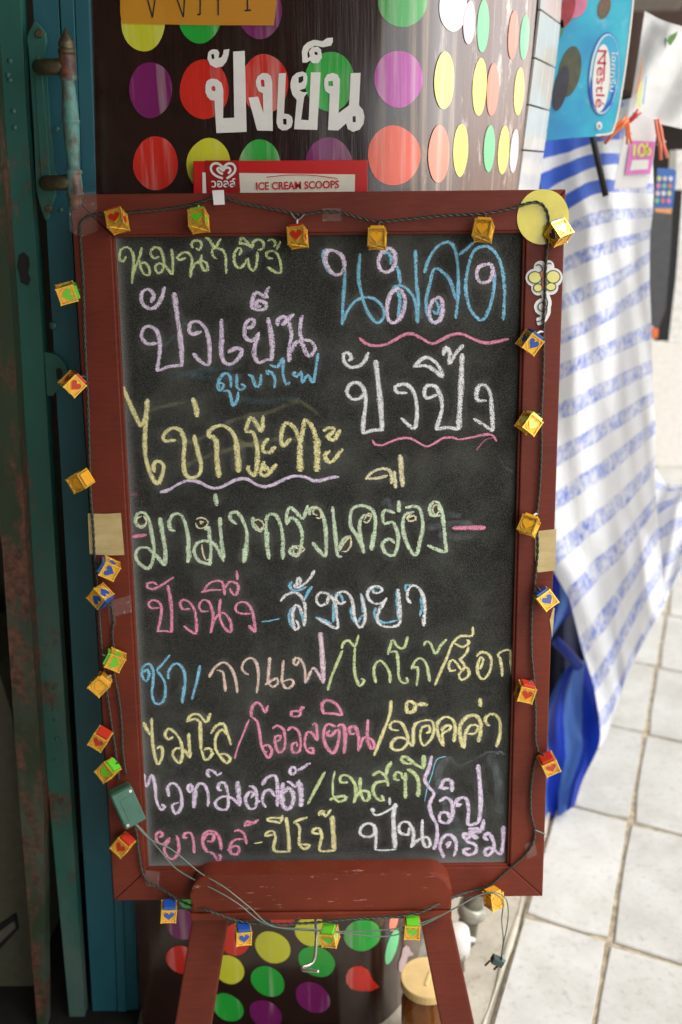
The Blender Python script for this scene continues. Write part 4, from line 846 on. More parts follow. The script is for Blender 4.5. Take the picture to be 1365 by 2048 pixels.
# --- big blue / lilac word, top right
word('C2', 'blue', 22, [[(80, 175), (88, 130), (115, 118)], [(80, 165), (95, 220), (130, 270)], [(220, 240), (212, 370), (205, 480), (202, 590)], [(204, 570), (235, 500), (285, 440), (345, 418), (405, 430), (450, 475), (462, 530), (430, 575), (395, 560), (350, 490), (322, 400), (302, 290), (312, 145)],
  [(440, 150), (480, 140), (505, 170), (500, 215)], [(530, 215), (552, 260), (560, 340)], [(505, 385), (530, 350), (580, 350), (640, 410), (660, 490), (668, 580)], [(655, 122), (660, 300), (672, 440), (670, 570)], [(545, 380), (560, 440), (545, 540)],
  [(712, 268), (735, 190), (790, 105), (860, 75), (900, 120), (918, 230), (920, 400), (905, 550)], [(925, 155), (975, 115), (1020, 75)], [(905, 430), (880, 340), (840, 275), (775, 240), (745, 330), (722, 440), (730, 530), (770, 580), (800, 560)],
  [(760, 500), (790, 520), (800, 480), (780, 440)], [(1140, 260), (1145, 330), (1130, 430), (1095, 530), (1060, 560), (1000, 500), (968, 380), (980, 240), (1020, 130), (1090, 100), (1150, 140), (1190, 230), (1208, 380), (1200, 560)]], 'large sky blue word at the top right')
word('C2', 'lilac', 27, [[(160, 130), (110, 130), (95, 180), (120, 245), (160, 280), (205, 260), (215, 200), (190, 150), (150, 130)], [(490, 110), (445, 140), (425, 200), (440, 250), (490, 260), (525, 220), (528, 150), (490, 108)], [(545, 360), (500, 400), (480, 480), (490, 560), (530, 575), (575, 520), (590, 430), (570, 380), (540, 360)],
  [(795, 415), (755, 450), (740, 520), (765, 570), (805, 560), (825, 490), (815, 430), (790, 412)], [(1095, 210), (1045, 235), (1035, 290), (1060, 325), (1110, 320), (1135, 270), (1125, 220), (1090, 212)]], 'thick lilac rings over the blue letters', base=.0008)
word('C2', 'pink', 22, [[(305, 668), (340, 700), (400, 718), (470, 710), (530, 680), (590, 648), (640, 645), (690, 670), (760, 705), (820, 680), (880, 650), (940, 645), (1000, 670), (1060, 695), (1120, 700), (1235, 675)]], 'long wavy pink underline below the blue word', 'chalk_underline')
# --- lilac word
word('E1', 'lilac', 29, [[(145, 155), (165, 100), (125, 62), (85, 85), (82, 150), (120, 190), (170, 190), (215, 130), (238, 45)], [(190, 430), (120, 435), (80, 385), (95, 330), (135, 315), (185, 350), (205, 420), (205, 500), (185, 625)], [(185, 622), (270, 590), (365, 582)], (34, [(303, 85), (325, 250), (350, 430), (358, 580)]),
  [(490, 350), (430, 370), (405, 340), (420, 290), (470, 285), (515, 330), (540, 410), (545, 500), (538, 578), (490, 560), (430, 500)], (32, [(625, 265), (628, 380), (625, 490), (645, 560), (690, 575), (745, 530), (765, 480), (725, 465), (670, 495)]),
  [(795, 330), (840, 315), (848, 275), (815, 270), (785, 310), (785, 380), (820, 415), (860, 400), (885, 355)], [(880, 370), (855, 450), (850, 510), (880, 565), (930, 545), (975, 545)], (34, [(942, 255), (960, 340), (972, 430), (970, 550)]),
  [(900, 180), (860, 175), (880, 140), (930, 160), (925, 195), (880, 205), (835, 185), (840, 120), (865, 85), (905, 105), (930, 125)], [(955, 45), (930, 90), (945, 125)], [(1010, 315), (1010, 270), (1050, 250), (1070, 275), (1035, 310)], [(1120, 230), (1070, 280), (1040, 310)], [(1085, 285), (1105, 370), (1090, 460), (1090, 560)],
  [(1095, 500), (1130, 430), (1180, 410), (1240, 420), (1265, 470), (1225, 520), (1185, 460), (1165, 380), (1165, 300), (1178, 240)]], 'big lilac word on the left, second line')
word('C3', 'blue', 19, [[(625, 245), (620, 215), (650, 225), (630, 260), (615, 240), (625, 190), (655, 160), (685, 180), (690, 245)], [(645, 262), (680, 265), (700, 345), (725, 310), (730, 265)], [(722, 165), (725, 240), (750, 255), (770, 235), (745, 222)], [(785, 170), (810, 180), (830, 235), (855, 225), (860, 165)],
  [(905, 170), (890, 150), (920, 155), (940, 195), (935, 245)], [(910, 112), (955, 125), (985, 75), (985, 170), (1005, 222), (1025, 210)], [(1060, 155), (1040, 165), (1065, 180), (1090, 150), (1095, 215), (1125, 170), (1155, 215), (1170, 150), (1185, 45)]], 'small blue words under the lilac word')
# --- yellow word and lilac underline
word('C3', 'yellow', 26, [[(72, 232), (105, 310), (145, 400), (178, 460), (205, 400), (215, 305)], [(212, 390), (200, 520), (205, 640), (235, 740), (272, 790), (300, 730), (305, 680), (270, 660), (250, 680), (255, 725)], [(378, 540), (315, 545), (305, 515), (345, 475), (395, 480), (425, 540), (420, 640), (425, 720), (460, 755), (505, 740), (520, 690), (500, 600), (478, 510)],
  (28, [(470, 300), (490, 350), (498, 410)]), [(575, 530), (560, 500), (600, 465), (650, 460), (700, 500), (725, 580), (732, 725)], (32, [(572, 515), (605, 545), (610, 650), (622, 755)]), (34, [(715, 560), (728, 640), (732, 722)]), [(770, 490), (800, 415), (830, 440), (865, 490), (872, 400)], [(768, 492), (815, 500), (838, 580), (838, 680), (822, 745), (785, 700), (800, 690)],
  [(905, 530), (880, 555), (870, 600), (910, 610), (942, 575)], [(890, 680), (855, 720), (880, 745), (915, 720), (948, 675)], [(880, 690), (905, 705), (865, 700), (880, 660)], [(1030, 530), (985, 575), (975, 520), (1000, 445), (1050, 470), (1075, 540)], (36, [(1082, 560), (1082, 640), (1085, 720)]), [(1080, 570), (1100, 480), (1108, 425), (1150, 460), (1175, 540)], (38, [(1178, 530), (1180, 620), (1178, 720)]),
  [(1215, 490), (1240, 470), (1275, 475), (1265, 500), (1235, 520), (1275, 540), (1310, 480)], [(1255, 600), (1220, 630), (1250, 670), (1285, 640), (1325, 590)], [(1215, 620), (1250, 670)]], 'yellow word in the middle left')
word('C3', 'lilac', 21, [[(285, 838), (340, 822), (390, 790), (450, 770), (510, 780), (570, 810), (620, 812), (680, 785), (730, 762), (780, 762), (830, 790), (880, 805), (940, 790), (1000, 760), (1050, 745), (1110, 750), (1160, 772), (1210, 768), (1250, 755), (1305, 748)]], 'wavy lilac underline below the yellow word', 'chalk_underline')
# --- white word
word('C4', 'white', 29, [[(125, 210), (150, 190), (125, 155), (95, 165), (100, 220), (145, 255), (210, 240), (245, 200), (262, 150)], [(235, 425), (210, 465), (150, 470), (115, 420), (140, 370), (190, 360), (235, 410), (245, 500), (230, 620), (228, 710)], [(230, 708), (290, 685), (370, 680)], (36, [(313, 205), (335, 400), (350, 560), (358, 680)]),
  [(530, 430), (460, 425), (445, 390), (490, 370), (545, 385), (585, 460), (595, 570), (580, 670), (540, 650), (485, 600)], [(735, 440), (660, 465), (645, 420), (665, 380), (720, 385), (755, 450), (765, 540), (725, 680)], [(722, 680), (800, 665), (880, 680)], (36, [(903, 160), (895, 380), (885, 560), (880, 680)]),
  [(570, 255), (610, 215), (655, 185), (710, 210), (750, 260), (770, 320), (720, 280), (660, 245), (575, 250)], [(775, 175), (790, 115), (820, 160), (815, 230), (860, 160), (912, 100)], [(1070, 480), (1010, 480), (1000, 430), (1020, 380), (1060, 380), (1095, 430), (1105, 550), (1115, 690)], (27, [(978, 605), (1040, 640), (1112, 692)])], 'large white word on the right')
word('C4', 'pink', 18, [[(290, 748), (310, 780), (360, 785), (420, 760), (490, 738), (550, 740), (600, 765), (660, 795), (710, 775), (770, 740), (830, 732), (880, 748)], [(880, 748), (980, 730), (1095, 712), (1140, 760)]], 'short wavy pink underline below the white word', 'chalk_underline')
word('C4', 'cream', 26, [[(245, 1020), (290, 970), (360, 945), (410, 960), (425, 1010), (420, 1050)], [(250, 1015), (330, 1010), (395, 990)], (30, [(440, 960), (450, 1080)]), (34, [(475, 850), (485, 900), (490, 990), (500, 1070)])], 'creamy tone mark above the mint line')
# --- mint line
word('C5', 'mint', 27, [[(150, 310), (110, 330), (75, 290), (90, 235), (135, 230), (170, 280), (190, 380), (205, 480), (195, 570), (165, 620), (100, 580), (75, 520), (105, 475), (160, 475), (220, 530), (280, 600)], (32, [(245, 262), (270, 400), (285, 500), (280, 600)]),
  [(355, 355), (320, 345), (312, 290), (345, 240), (395, 245), (430, 330), (448, 440), (440, 580)], (30, [(435, 460), (450, 520), (440, 580)]), [(560, 350), (585, 330), (595, 400), (605, 480), (595, 600)], [(590, 590), (520, 565), (485, 500), (510, 440), (570, 425), (630, 450), (670, 520), (695, 570)], (30, [(665, 260), (672, 380), (685, 490), (690, 560)]), (32, [(630, 95), (648, 180)]),
  [(785, 310), (740, 275), (742, 235), (785, 225), (830, 290), (855, 370), (850, 460), (832, 580)], (36, [(850, 460), (842, 520), (835, 575)]), [(975, 320), (950, 355), (910, 330), (895, 280), (905, 260)], [(995, 350), (1000, 450), (1012, 555)], [(990, 300), (990, 420), (1012, 550)], [(990, 300), (1000, 250), (1050, 240), (1090, 310), (1108, 420), (1105, 555)],
  [(1140, 315), (1130, 260), (1155, 190), (1200, 225), (1250, 265), (1280, 175)], [(1140, 310), (1160, 265), (1200, 280), (1240, 360), (1235, 460), (1215, 520), (1190, 530), (1155, 500), (1180, 465), (1215, 480)]], 'mint green words, left half of the widest line')
word('C6', 'mint', 27, [[(70, 240), (65, 200), (110, 185), (150, 225), (175, 320), (180, 420), (175, 520), (130, 480), (85, 425)], [(222, 180), (235, 290), (245, 400), (260, 515), (290, 520)], [(270, 470), (300, 400), (350, 380)], [(440, 500), (400, 400), (350, 320), (345, 250), (365, 190), (430, 175), (490, 200), (515, 260), (510, 360), (490, 480)], [(490, 250), (440, 240), (410, 290), (412, 380), (440, 500)], (34, [(505, 350), (490, 475)]),
  [(650, 225), (580, 205), (565, 250), (580, 300), (630, 285), (665, 350), (670, 430), (640, 515), (580, 490), (565, 430), (610, 400), (650, 430)], [(720, 190), (790, 180), (825, 210), (840, 320), (820, 420), (790, 515), (740, 450), (705, 340), (715, 240), (780, 215)], (28, [(675, 140), (678, 220)]), [(960, 240), (900, 240), (885, 190), (920, 145), (960, 180), (980, 290), (990, 390), (995, 485), (940, 475), (870, 445)]], 'mint green words, right half of the widest line')
word('C6', 'cream', 14, [[(120, 240), (90, 225), (100, 195), (125, 190), (145, 220), (140, 260), (110, 255)], [(270, 485), (310, 420), (345, 390), (350, 440), (320, 485), (285, 485)], [(440, 270), (470, 225), (490, 250), (460, 290), (435, 280)], [(765, 230), (735, 250), (745, 280), (790, 270), (780, 240), (740, 260)], [(925, 165), (905, 200), (925, 235), (950, 215), (940, 175), (920, 165)]], 'thin cream rings inside the mint letters', base=.0009)
word('C5', 'cream', 14, [[(120, 250), (80, 275), (90, 315), (135, 320), (155, 285), (130, 250)], [(500, 275), (540, 262), (585, 290), (560, 330), (515, 335), (495, 300)], [(540, 450), (545, 500), (570, 560), (610, 540)], [(905, 285), (940, 275), (975, 310), (950, 350), (915, 310)], [(1165, 470), (1210, 460), (1260, 480), (1220, 515), (1180, 510), (1190, 480)], [(540, 310), (530, 290), (555, 295)]], 'thin cream rings inside the mint letters', base=.0009)
word('PX', 'pink', 8, [[(264, 1074), (294, 1069)]], 'short pink dash at the left of the mint line', 'chalk_stroke'); word('PX', 'pink', 10, [[(905, 1056), (972, 1055)]], 'pink dash at the right of the mint line', 'chalk_stroke')
# --- pink word, white word with blue shadow
word('C7', 'pink', 27, [[(200, 175), (160, 150), (110, 165), (115, 200), (165, 210), (230, 180), (345, 105)], [(215, 375), (150, 380), (120, 345), (150, 310), (205, 320), (235, 370), (230, 460), (200, 590)], (22, [(195, 585), (260, 580), (330, 590)]), (32, [(290, 175), (315, 300), (325, 420), (325, 590)]),
  [(490, 385), (420, 385), (400, 335), (430, 305), (480, 325), (525, 390), (542, 480), (540, 600), (490, 580), (430, 535)], [(650, 405), (590, 405), (565, 360), (600, 308), (650, 320), (680, 390), (690, 460), (670, 600)], [(675, 560), (710, 470), (760, 420), (810, 440), (850, 520), (840, 590), (790, 550), (755, 480), (745, 390), (755, 295)],
  [(585, 240), (660, 220), (765, 218)], [(610, 225), (650, 165), (710, 140), (765, 145), (785, 200), (795, 265)], [(800, 200), (830, 150), (880, 150), (912, 190), (895, 260), (860, 250), (835, 205)], (26, [(895, 45), (902, 85), (905, 130)]), [(1020, 425), (930, 425), (885, 390), (910, 335), (970, 325), (1020, 370), (1045, 450), (1065, 590)], (34, [(1062, 590), (1000, 530)])], 'pink word below the mint line')
word('C7', 'blue', 15, [[(1115, 500), (1180, 492), (1280, 470)]], 'thin blue dash between the pink and the white word', 'chalk_stroke')
word('C8', 'blue', 26, [[(180, 130), (160, 165), (180, 200), (240, 200), (300, 170)], [(340, 170), (305, 220), (280, 280)], [(180, 340), (155, 400), (165, 470), (195, 510)], [(235, 350), (265, 420), (280, 490)], [(510, 310), (515, 380), (510, 460)], [(365, 420), (430, 440), (500, 470)], [(520, 260), (545, 220), (580, 260), (585, 290)], [(650, 340), (665, 430), (700, 460), (745, 400)], [(725, 225), (750, 280), (745, 380)],
  [(840, 210), (810, 180), (850, 175), (900, 185), (895, 215)], [(850, 340), (840, 390), (870, 440), (930, 462), (1030, 440)], [(1018, 190), (1025, 300), (1030, 430)], [(1135, 155), (1090, 165), (1095, 210)], [(1215, 250), (1220, 330), (1205, 410)]], 'blue under-strokes of the white word')
word('C8', 'white', 27, [[(215, 150), (225, 105), (245, 110), (240, 145), (200, 160), (210, 180), (260, 165), (320, 110), (360, 40)], [(85, 290), (130, 240), (200, 218), (250, 250), (280, 310), (285, 400), (275, 490)], [(265, 390), (240, 340), (210, 320), (185, 370), (185, 450), (205, 520), (235, 490), (210, 440)],
  [(470, 250), (460, 300), (410, 325), (375, 290), (390, 230), (440, 220), (500, 260), (530, 330), (540, 420), (540, 505), (450, 465), (385, 430)], [(610, 290), (570, 310), (530, 280), (545, 230), (590, 210), (640, 240), (670, 320), (680, 420), (720, 500), (755, 470), (765, 380), (745, 290), (735, 235)],
  [(820, 210), (860, 225), (905, 200), (870, 170), (815, 180), (785, 220), (800, 280), (850, 310), (910, 300), (940, 260)], [(925, 290), (880, 360), (860, 430), (890, 480), (960, 495), (1030, 480), (1050, 440)], (32, [(1030, 190), (1040, 300), (1048, 440)]), [(1135, 305), (1105, 270), (1110, 200), (1150, 160), (1200, 190), (1235, 260), (1245, 350), (1235, 490)], (38, [(1238, 400), (1235, 485)])], 'white word beside the pink one', base=.0008)
# --- drinks line 1
word('D1', 'blue', 21, [[(60, 255), (85, 235), (100, 270), (80, 315), (50, 280), (55, 220), (95, 195), (125, 240), (125, 320), (118, 400), (140, 465), (190, 460), (210, 390), (200, 310), (150, 240)], [(150, 240), (195, 190), (240, 135)], [(230, 300), (230, 250), (265, 200), (305, 200), (340, 260), (342, 350), (325, 465)], (27, [(340, 340), (325, 460)]), (20, [(445, 205), (425, 310), (390, 440)])], 'blue word and slash')
word('D1', 'peach', 21, [[(508, 290), (540, 230), (605, 185), (660, 230), (690, 310), (700, 395)], [(560, 240), (600, 250), (612, 310), (620, 385)], [(778, 270), (735, 240), (740, 190), (790, 155), (830, 190), (845, 280), (832, 395)], (24, [(922, 150), (915, 240), (908, 320)]), [(890, 340), (915, 320), (970, 295), (975, 330), (940, 355), (910, 325)], [(1015, 170), (1008, 260), (1005, 320), (1040, 365), (1085, 330), (1065, 300), (1015, 315)], [(1120, 170), (1105, 205), (1085, 190), (1095, 155), (1135, 170), (1160, 230), (1165, 330)], [(1165, 330), (1205, 240)]], 'peach coloured word')
word('D1', 'rose', 24, [[(1205, 235), (1225, 225), (1250, 260), (1290, 330)], (34, [(1265, -20), (1278, 120), (1290, 320)])], 'rose tinted end of the peach word')
word('D2', 'green', 21, [[(55, 480), (75, 400), (115, 300), (155, 205)], [(150, 195), (165, 150), (200, 140), (240, 180), (265, 100)], [(240, 185), (235, 290), (245, 390), (275, 450), (305, 410), (280, 400)], [(385, 430), (370, 370), (375, 310), (410, 275), (450, 310), (478, 370), (480, 430)], [(465, 235), (485, 160), (500, 135), (530, 180), (575, 190), (600, 110)], [(480, 220), (520, 215), (535, 290), (540, 390), (570, 430), (600, 420), (590, 390)],
  [(625, 335), (650, 280), (690, 260), (730, 310), (750, 420)], [(640, 330), (665, 320), (670, 370), (660, 450)], [(710, 175), (725, 145), (755, 160), (790, 230), (820, 180), (865, 130)]], 'pale green word with slash')
word('D2', 'yellow', 21, [[(785, 445), (825, 350), (870, 250), (905, 160), (960, 110), (1040, 105), (1042, 45)], [(920, 160), (980, 185), (1020, 150), (1000, 135)], [(1015, 180), (1000, 225), (955, 270)], [(930, 340), (890, 345), (880, 300), (905, 270), (940, 300), (965, 340), (1000, 320), (1020, 370), (970, 410), (950, 370), (990, 320), (950, 260)],
  [(1075, 320), (1095, 330), (1115, 270), (1095, 255), (1075, 320), (1085, 380), (1120, 400), (1160, 350), (1170, 270), (1140, 225), (1095, 220), (1070, 250)], [(1225, 255), (1215, 235), (1250, 210), (1300, 210), (1305, 300), (1315, 390)], [(1225, 250), (1240, 310), (1245, 385)]], 'yellow orange word at the right end of the drinks line')
# --- drinks line 2
word('D3', 'yellow', 23, [(28, [(60, 190), (85, 240), (110, 280)]), [(118, 160), (122, 270), (130, 370), (160, 485), (195, 420), (185, 360), (155, 375)], [(270, 290), (235, 310), (212, 275), (235, 235), (280, 260), (320, 320), (335, 400), (315, 475), (265, 420), (285, 375), (340, 380), (390, 440)], (28, [(378, 265), (382, 350), (388, 430)]),
  [(365, 190), (395, 140), (450, 135), (500, 190), (530, 125)], [(370, 185), (420, 165), (460, 190)], (27, [(458, 180), (460, 280), (465, 380)]), [(465, 380), (495, 455), (545, 410), (520, 370), (480, 385)], [(535, 270), (570, 215), (620, 200), (650, 270), (675, 350)], [(650, 280), (610, 240), (570, 290), (565, 370), (600, 430), (645, 475), (670, 440), (630, 410), (590, 415)]], 'yellow word at the left of the second drinks line')
word('D3', 'pink', 22, [(15, [(700, 445), (720, 370), (760, 270), (800, 170)]), [(815, 155), (820, 90), (855, 50), (890, 80), (915, 125), (932, 70)], [(815, 155), (855, 180), (875, 270), (890, 360), (935, 440), (960, 390), (935, 350), (895, 360), (905, 395), (930, 395)], [(965, 235), (995, 212), (1040, 240), (1052, 310), (1045, 380), (1010, 400), (985, 350), (985, 290), (1020, 285), (1015, 315), (985, 320)],
  [(1070, 250), (1095, 225), (1140, 245), (1162, 320), (1150, 395), (1110, 400), (1100, 350), (1130, 330), (1140, 360)], [(1100, 150), (1095, 120), (1130, 110), (1160, 120), (1150, 145), (1105, 150)], [(1155, 120), (1170, 85), (1190, 90)], [(1240, 210), (1270, 205), (1280, 320)], [(1280, 320), (1235, 260), (1200, 270), (1190, 350), (1215, 395), (1250, 405), (1245, 370), (1215, 375)]], 'pink slash and word in the second drinks line')
word('D4', 'pink', 25, [[(30, 130), (15, 85), (30, 40), (75, 40), (125, 75), (150, 135), (95, 125), (25, 125)], [(70, 240), (50, 260), (70, 280), (125, 235), (130, 300), (95, 395), (45, 350), (25, 270), (50, 200), (110, 215)], (28, [(120, 215), (155, 200), (175, 270), (165, 400)]), [(240, 260), (210, 265), (200, 225), (240, 215), (265, 290), (265, 385)], [(265, 370), (300, 290), (350, 300), (375, 345), (350, 365), (325, 300), (325, 230), (328, 165)]], 'pink word continuing before the yellow slash')
word('D4', 'yellow', 24, [(24, [(485, 35), (478, 130), (430, 260), (370, 415)]), [(540, 240), (490, 235), (480, 200), (510, 180), (555, 190), (590, 250), (600, 320), (560, 370), (500, 370), (490, 330), (530, 290), (590, 300), (635, 345), (640, 230), (665, 185)], (20, [(640, 200), (700, 175), (760, 175), (780, 220), (765, 290), (710, 345), (685, 290), (700, 220), (745, 210), (750, 250), (720, 260)]),
  [(845, 240), (830, 235), (870, 205), (895, 215), (880, 240), (840, 260), (835, 300), (845, 350)], [(840, 345), (805, 260), (805, 190), (850, 150), (900, 160), (925, 220), (915, 320)], [(1010, 265), (1060, 260), (1080, 210), (1030, 205), (995, 260), (985, 365)], (30, [(980, 360), (955, 260), (965, 190), (1010, 145), (1065, 140), (1100, 200), (1085, 320)]), [(1160, 210), (1130, 180), (1140, 140), (1190, 130), (1225, 170), (1230, 260), (1205, 355)],
  (30, [(600, 125), (590, 80), (605, 40), (650, 60), (640, 110), (600, 120)]), (44, [(665, 62), (740, 62)]), (28, [(1092, 20), (1098, 80)])], 'yellow slash and word at the right of the second drinks line')
# --- drinks line 3
word('D5', 'lilac', 24, [[(65, 130), (68, 180), (85, 220), (110, 150), (125, 145), (145, 230), (150, 310), (185, 385), (210, 360), (185, 345)], (30, [(125, 150), (140, 200), (148, 260)]), [(240, 290), (232, 220), (270, 195), (315, 240), (330, 320), (320, 380), (285, 410), (262, 350), (310, 330)], [(385, 260), (370, 230), (390, 205), (405, 235), (385, 265)], (34, [(425, 240), (418, 310), (415, 370)]), [(420, 250), (450, 200), (490, 210), (515, 280), (512, 360)],
  [(530, 150), (510, 140), (515, 105), (550, 110), (580, 140), (610, 120)], [(610, 245), (585, 240), (590, 200), (630, 195), (650, 260), (655, 340), (640, 380), (580, 370), (565, 330), (610, 290), (680, 300), (740, 355)], (32, [(718, 180), (728, 270), (738, 350)]), [(800, 215), (840, 230), (855, 300), (840, 370), (800, 370), (775, 310), (800, 260), (835, 260), (815, 300)], [(850, 325), (880, 320)],
  (28, [(890, 210), (930, 155), (985, 145), (1000, 230), (1000, 360)]), [(990, 290), (940, 240), (900, 270), (895, 330), (920, 365)], (34, [(1040, 190), (1030, 270), (1040, 350), (1070, 380), (1105, 340), (1110, 270), (1075, 230), (1050, 260)]), [(1060, 185), (1090, 190), (1125, 220), (1155, 170)], (40, [(1155, 190), (1165, 270), (1165, 360)]), [(1100, 140), (1085, 110), (1100, 80), (1130, 100), (1110, 140)], [(1130, 105), (1165, 95), (1230, 50)]], 'lilac word at the left of the third drinks line')
word('D5', 'green', 26, [[(1332, 115), (1270, 230), (1210, 345)]], 'pale green slash', 'chalk_stroke')
word('D6', 'green', 23, [(14, [(218, 160), (205, 230), (205, 310)]), [(185, 340), (215, 325), (275, 315), (285, 335), (240, 350), (205, 310)], [(300, 230), (255, 230), (255, 190), (300, 190), (340, 240), (348, 300), (335, 360)], [(345, 330), (380, 285), (425, 290), (430, 330), (400, 345), (375, 280), (375, 200)], [(450, 190), (490, 165), (530, 190), (550, 255)], [(545, 220), (470, 235), (455, 290), (490, 340), (520, 340), (505, 310)], [(570, 100), (545, 140), (535, 190)],
  [(620, 215), (590, 210), (595, 170), (625, 170), (640, 210)], (26, [(655, 170), (655, 330)]), (28, [(665, 150), (700, 165), (735, 220), (735, 320)]), [(700, 115), (650, 110), (630, 85), (655, 70), (720, 120), (770, 145)], (30, [(768, 60), (770, 145)])], 'pale green word in the third drinks line')
word('D6', 'lilac', 26, [(24, [(818, 65), (800, 150), (775, 210), (800, 260), (832, 300), (805, 370), (820, 440), (850, 500), (850, 590), (830, 650)]), [(885, 250), (870, 270), (900, 215), (940, 225), (945, 290)], [(875, 270), (925, 265)], [(865, 350), (905, 325), (940, 350), (950, 420), (920, 480), (870, 470), (875, 420), (915, 420), (930, 450)], [(955, 365), (1000, 370), (965, 380)], [(960, 365), (990, 330), (1030, 330), (1048, 400), (1045, 490), (1110, 480)], (28, [(1105, 120), (1118, 250), (1122, 380), (1110, 480)])], 'lilac bracket and word at the lower right')
word('D6', 'lilac', 26, [(25, [(895, 700), (870, 630), (890, 570), (930, 555), (965, 590), (970, 640), (955, 690)]), [(905, 620), (930, 600), (915, 640)], [(1020, 580), (1015, 550), (1060, 560), (1030, 590), (1090, 620), (1090, 665), (1040, 680), (1015, 650), (1060, 640)], [(1045, 540), (1090, 530), (1060, 550), (1110, 575)], [(1045, 520), (1110, 520), (1050, 560)], [(1140, 460), (1130, 520), (1100, 545)], [(1060, 560), (1100, 580)], [(1170, 590), (1145, 570), (1165, 545), (1195, 580), (1205, 640), (1170, 685), (1145, 660), (1175, 635), (1250, 680)], [(1262, 500), (1262, 590), (1250, 680)]], 'lilac scribbled word in the bottom right corner')
# --- bottom line
word('D7', 'pink', 22, [[(95, 215), (120, 200), (100, 175), (75, 200), (85, 245), (120, 260), (170, 215)], [(165, 225), (130, 290), (150, 340), (190, 360), (225, 310), (225, 250), (210, 200)], [(285, 215), (260, 215), (265, 190), (305, 185), (325, 240), (330, 320)], (24, [(415, 240), (450, 240), (460, 200), (420, 190), (390, 240)]), (24, [(420, 315), (390, 270), (390, 200), (430, 170), (480, 190), (505, 250), (510, 300)]), [(420, 310), (460, 325), (490, 380), (505, 340), (490, 330)],
  [(595, 175), (630, 165), (665, 200), (678, 260)], [(665, 225), (600, 230), (570, 270), (575, 320), (615, 325), (630, 285), (600, 270), (550, 300)], [(665, 140), (680, 110), (715, 115), (690, 130), (660, 140)], [(720, 125), (760, 95)]], 'pink word at the bottom left')
word('D7', 'yellow', 22, [(12, [(730, 255), (785, 245)]), [(855, 195), (805, 205), (810, 185), (850, 170), (870, 210), (862, 300), (970, 310)], (26, [(940, 80), (955, 180), (962, 310)]), [(815, 105), (830, 85), (915, 85)], [(815, 105), (870, 110), (905, 120)], [(918, 65), (905, 115)], [(990, 120), (1020, 100), (1085, 80)], [(1005, 120), (1030, 150), (1030, 260), (1070, 290), (1095, 265), (1040, 260)],
  [(1170, 190), (1120, 185), (1125, 160), (1160, 155), (1180, 210), (1165, 300), (1270, 300)], (34, [(1248, 70), (1255, 180), (1262, 300)]), [(1160, 70), (1170, 40), (1195, 40), (1175, 65)], [(1190, 45), (1205, 75), (1240, 25)]], 'yellow dash and word on the bottom line')
word('D6', 'white', 22, [[(460, 500), (465, 550), (420, 570), (375, 550), (385, 505), (430, 485), (470, 520), (470, 650)], (16, [(468, 650), (530, 652), (600, 645)]), (30, [(595, 360), (580, 440), (585, 540), (592, 640)]), (34, [(440, 395), (465, 410)]), (20, [(450, 420), (480, 435), (540, 410), (590, 380)]), (18, [(557, 325), (558, 370)]), [(680, 510), (670, 555), (620, 540), (620, 490), (665, 475), (700, 520), (705, 580), (690, 635)], [(692, 630), (730, 590), (790, 570), (810, 620), (780, 630), (760, 570), (760, 460)]], 'white word on the bottom line')

# ------------------------------------------------------------------ tapes and stickers stuck on the frame
def sticker_face(name, polyp, off, mat, parent, th=.0002, pix=True):
    fr = [B(a, b, off) for a, b in polyp] if pix else polyp
    return mesh(name, fr, [tuple(range(len(fr)))], mat, parent)
MTAPE = None
def mtape():
    m, t, b, l = nmat('beige_masking_tape'); co = obj_co(t); n = noise(t, co, 60, 6, .6); g = noise(t, co, 16, 4, .6, (1, 1, 4))
    c = ramp(t, g, [(.3, sr(176, 152, 100)), (.7, sr(206, 184, 132))]); l.new(c, b.inputs['Base Color']); b.inputs['Roughness'].default_value = .5; bump(t, b, n, .6, .0012); return m
MTAPE = mtape()
def tape(lab, poly, mat=MTAPE, off=.0008):
    c = B(sum(p[0] for p in poly) / len(poly), sum(p[1] for p in poly) / len(poly), 0); fr = [B(a, b, off) - c for a, b in poly]
    bm = bmesh.new(); add_prism(bm, fr, [p + Vector((0, .0006, 0)) for p in fr]); o = bmo('masking_tape', bm, mat); o.matrix_world = BM @ Matrix.Translation(c); tag(o, lab, 'tape'); return o
tape('wide beige masking tape patch on the left rail of the frame', [(176, 1027), (210, 1028), (242, 1026), (249, 1110), (215, 1111), (180, 1108)])
tape('crumpled beige masking tape on the right rail of the frame', [(1071, 1063), (1113, 1058), (1110, 1141), (1076, 1145), (1070, 1110)])
tape('small beige masking tape sliver low on the right rail, below the wider crumpled tape', [(1107, 1216), (1110, 1216), (1105, 1275), (1100, 1240)])
TT, tt_, tb_, tl2 = nmat('clear_tape'); tb_.inputs['Base Color'].default_value = (.75, .72, .66, 1); tb_.inputs['Roughness'].default_value = .25
_a = math_(tt_, 'ADD', math_(tt_, 'MULTIPLY', math_(tt_, 'GREATER_THAN', noise(tt_, obj_co(tt_), 190, 4, .7), .62), .18), .04); tl2.new(_a, tb_.inputs['Alpha'])
def ctape(lab, poly, off=.0009):
    o = tape(lab, poly, TT, off); o.name = 'clear_tape'; return o
ctape('clear tape over the cord at the top left corner of the frame', [(138, 384), (193, 384), (195, 462), (160, 475), (140, 462)])
ctape('crinkled clear tape below the two blue lanterns on the left rail', [(215, 1205), (262, 1190), (264, 1225), (232, 1232), (232, 1252), (219, 1250)], .0011)
ctape('clear tape strip over the cord at the middle of the top rail', [(645, 416), (682, 416), (684, 442), (646, 442)])
ctape('clear tape over the cord in the bottom left corner', [(290, 1740), (320, 1745), (318, 1775), (292, 1772)])
ctape('clear tape over the cord in the bottom right corner', [(1050, 1690), (1070, 1680), (1075, 1710), (1055, 1718)])
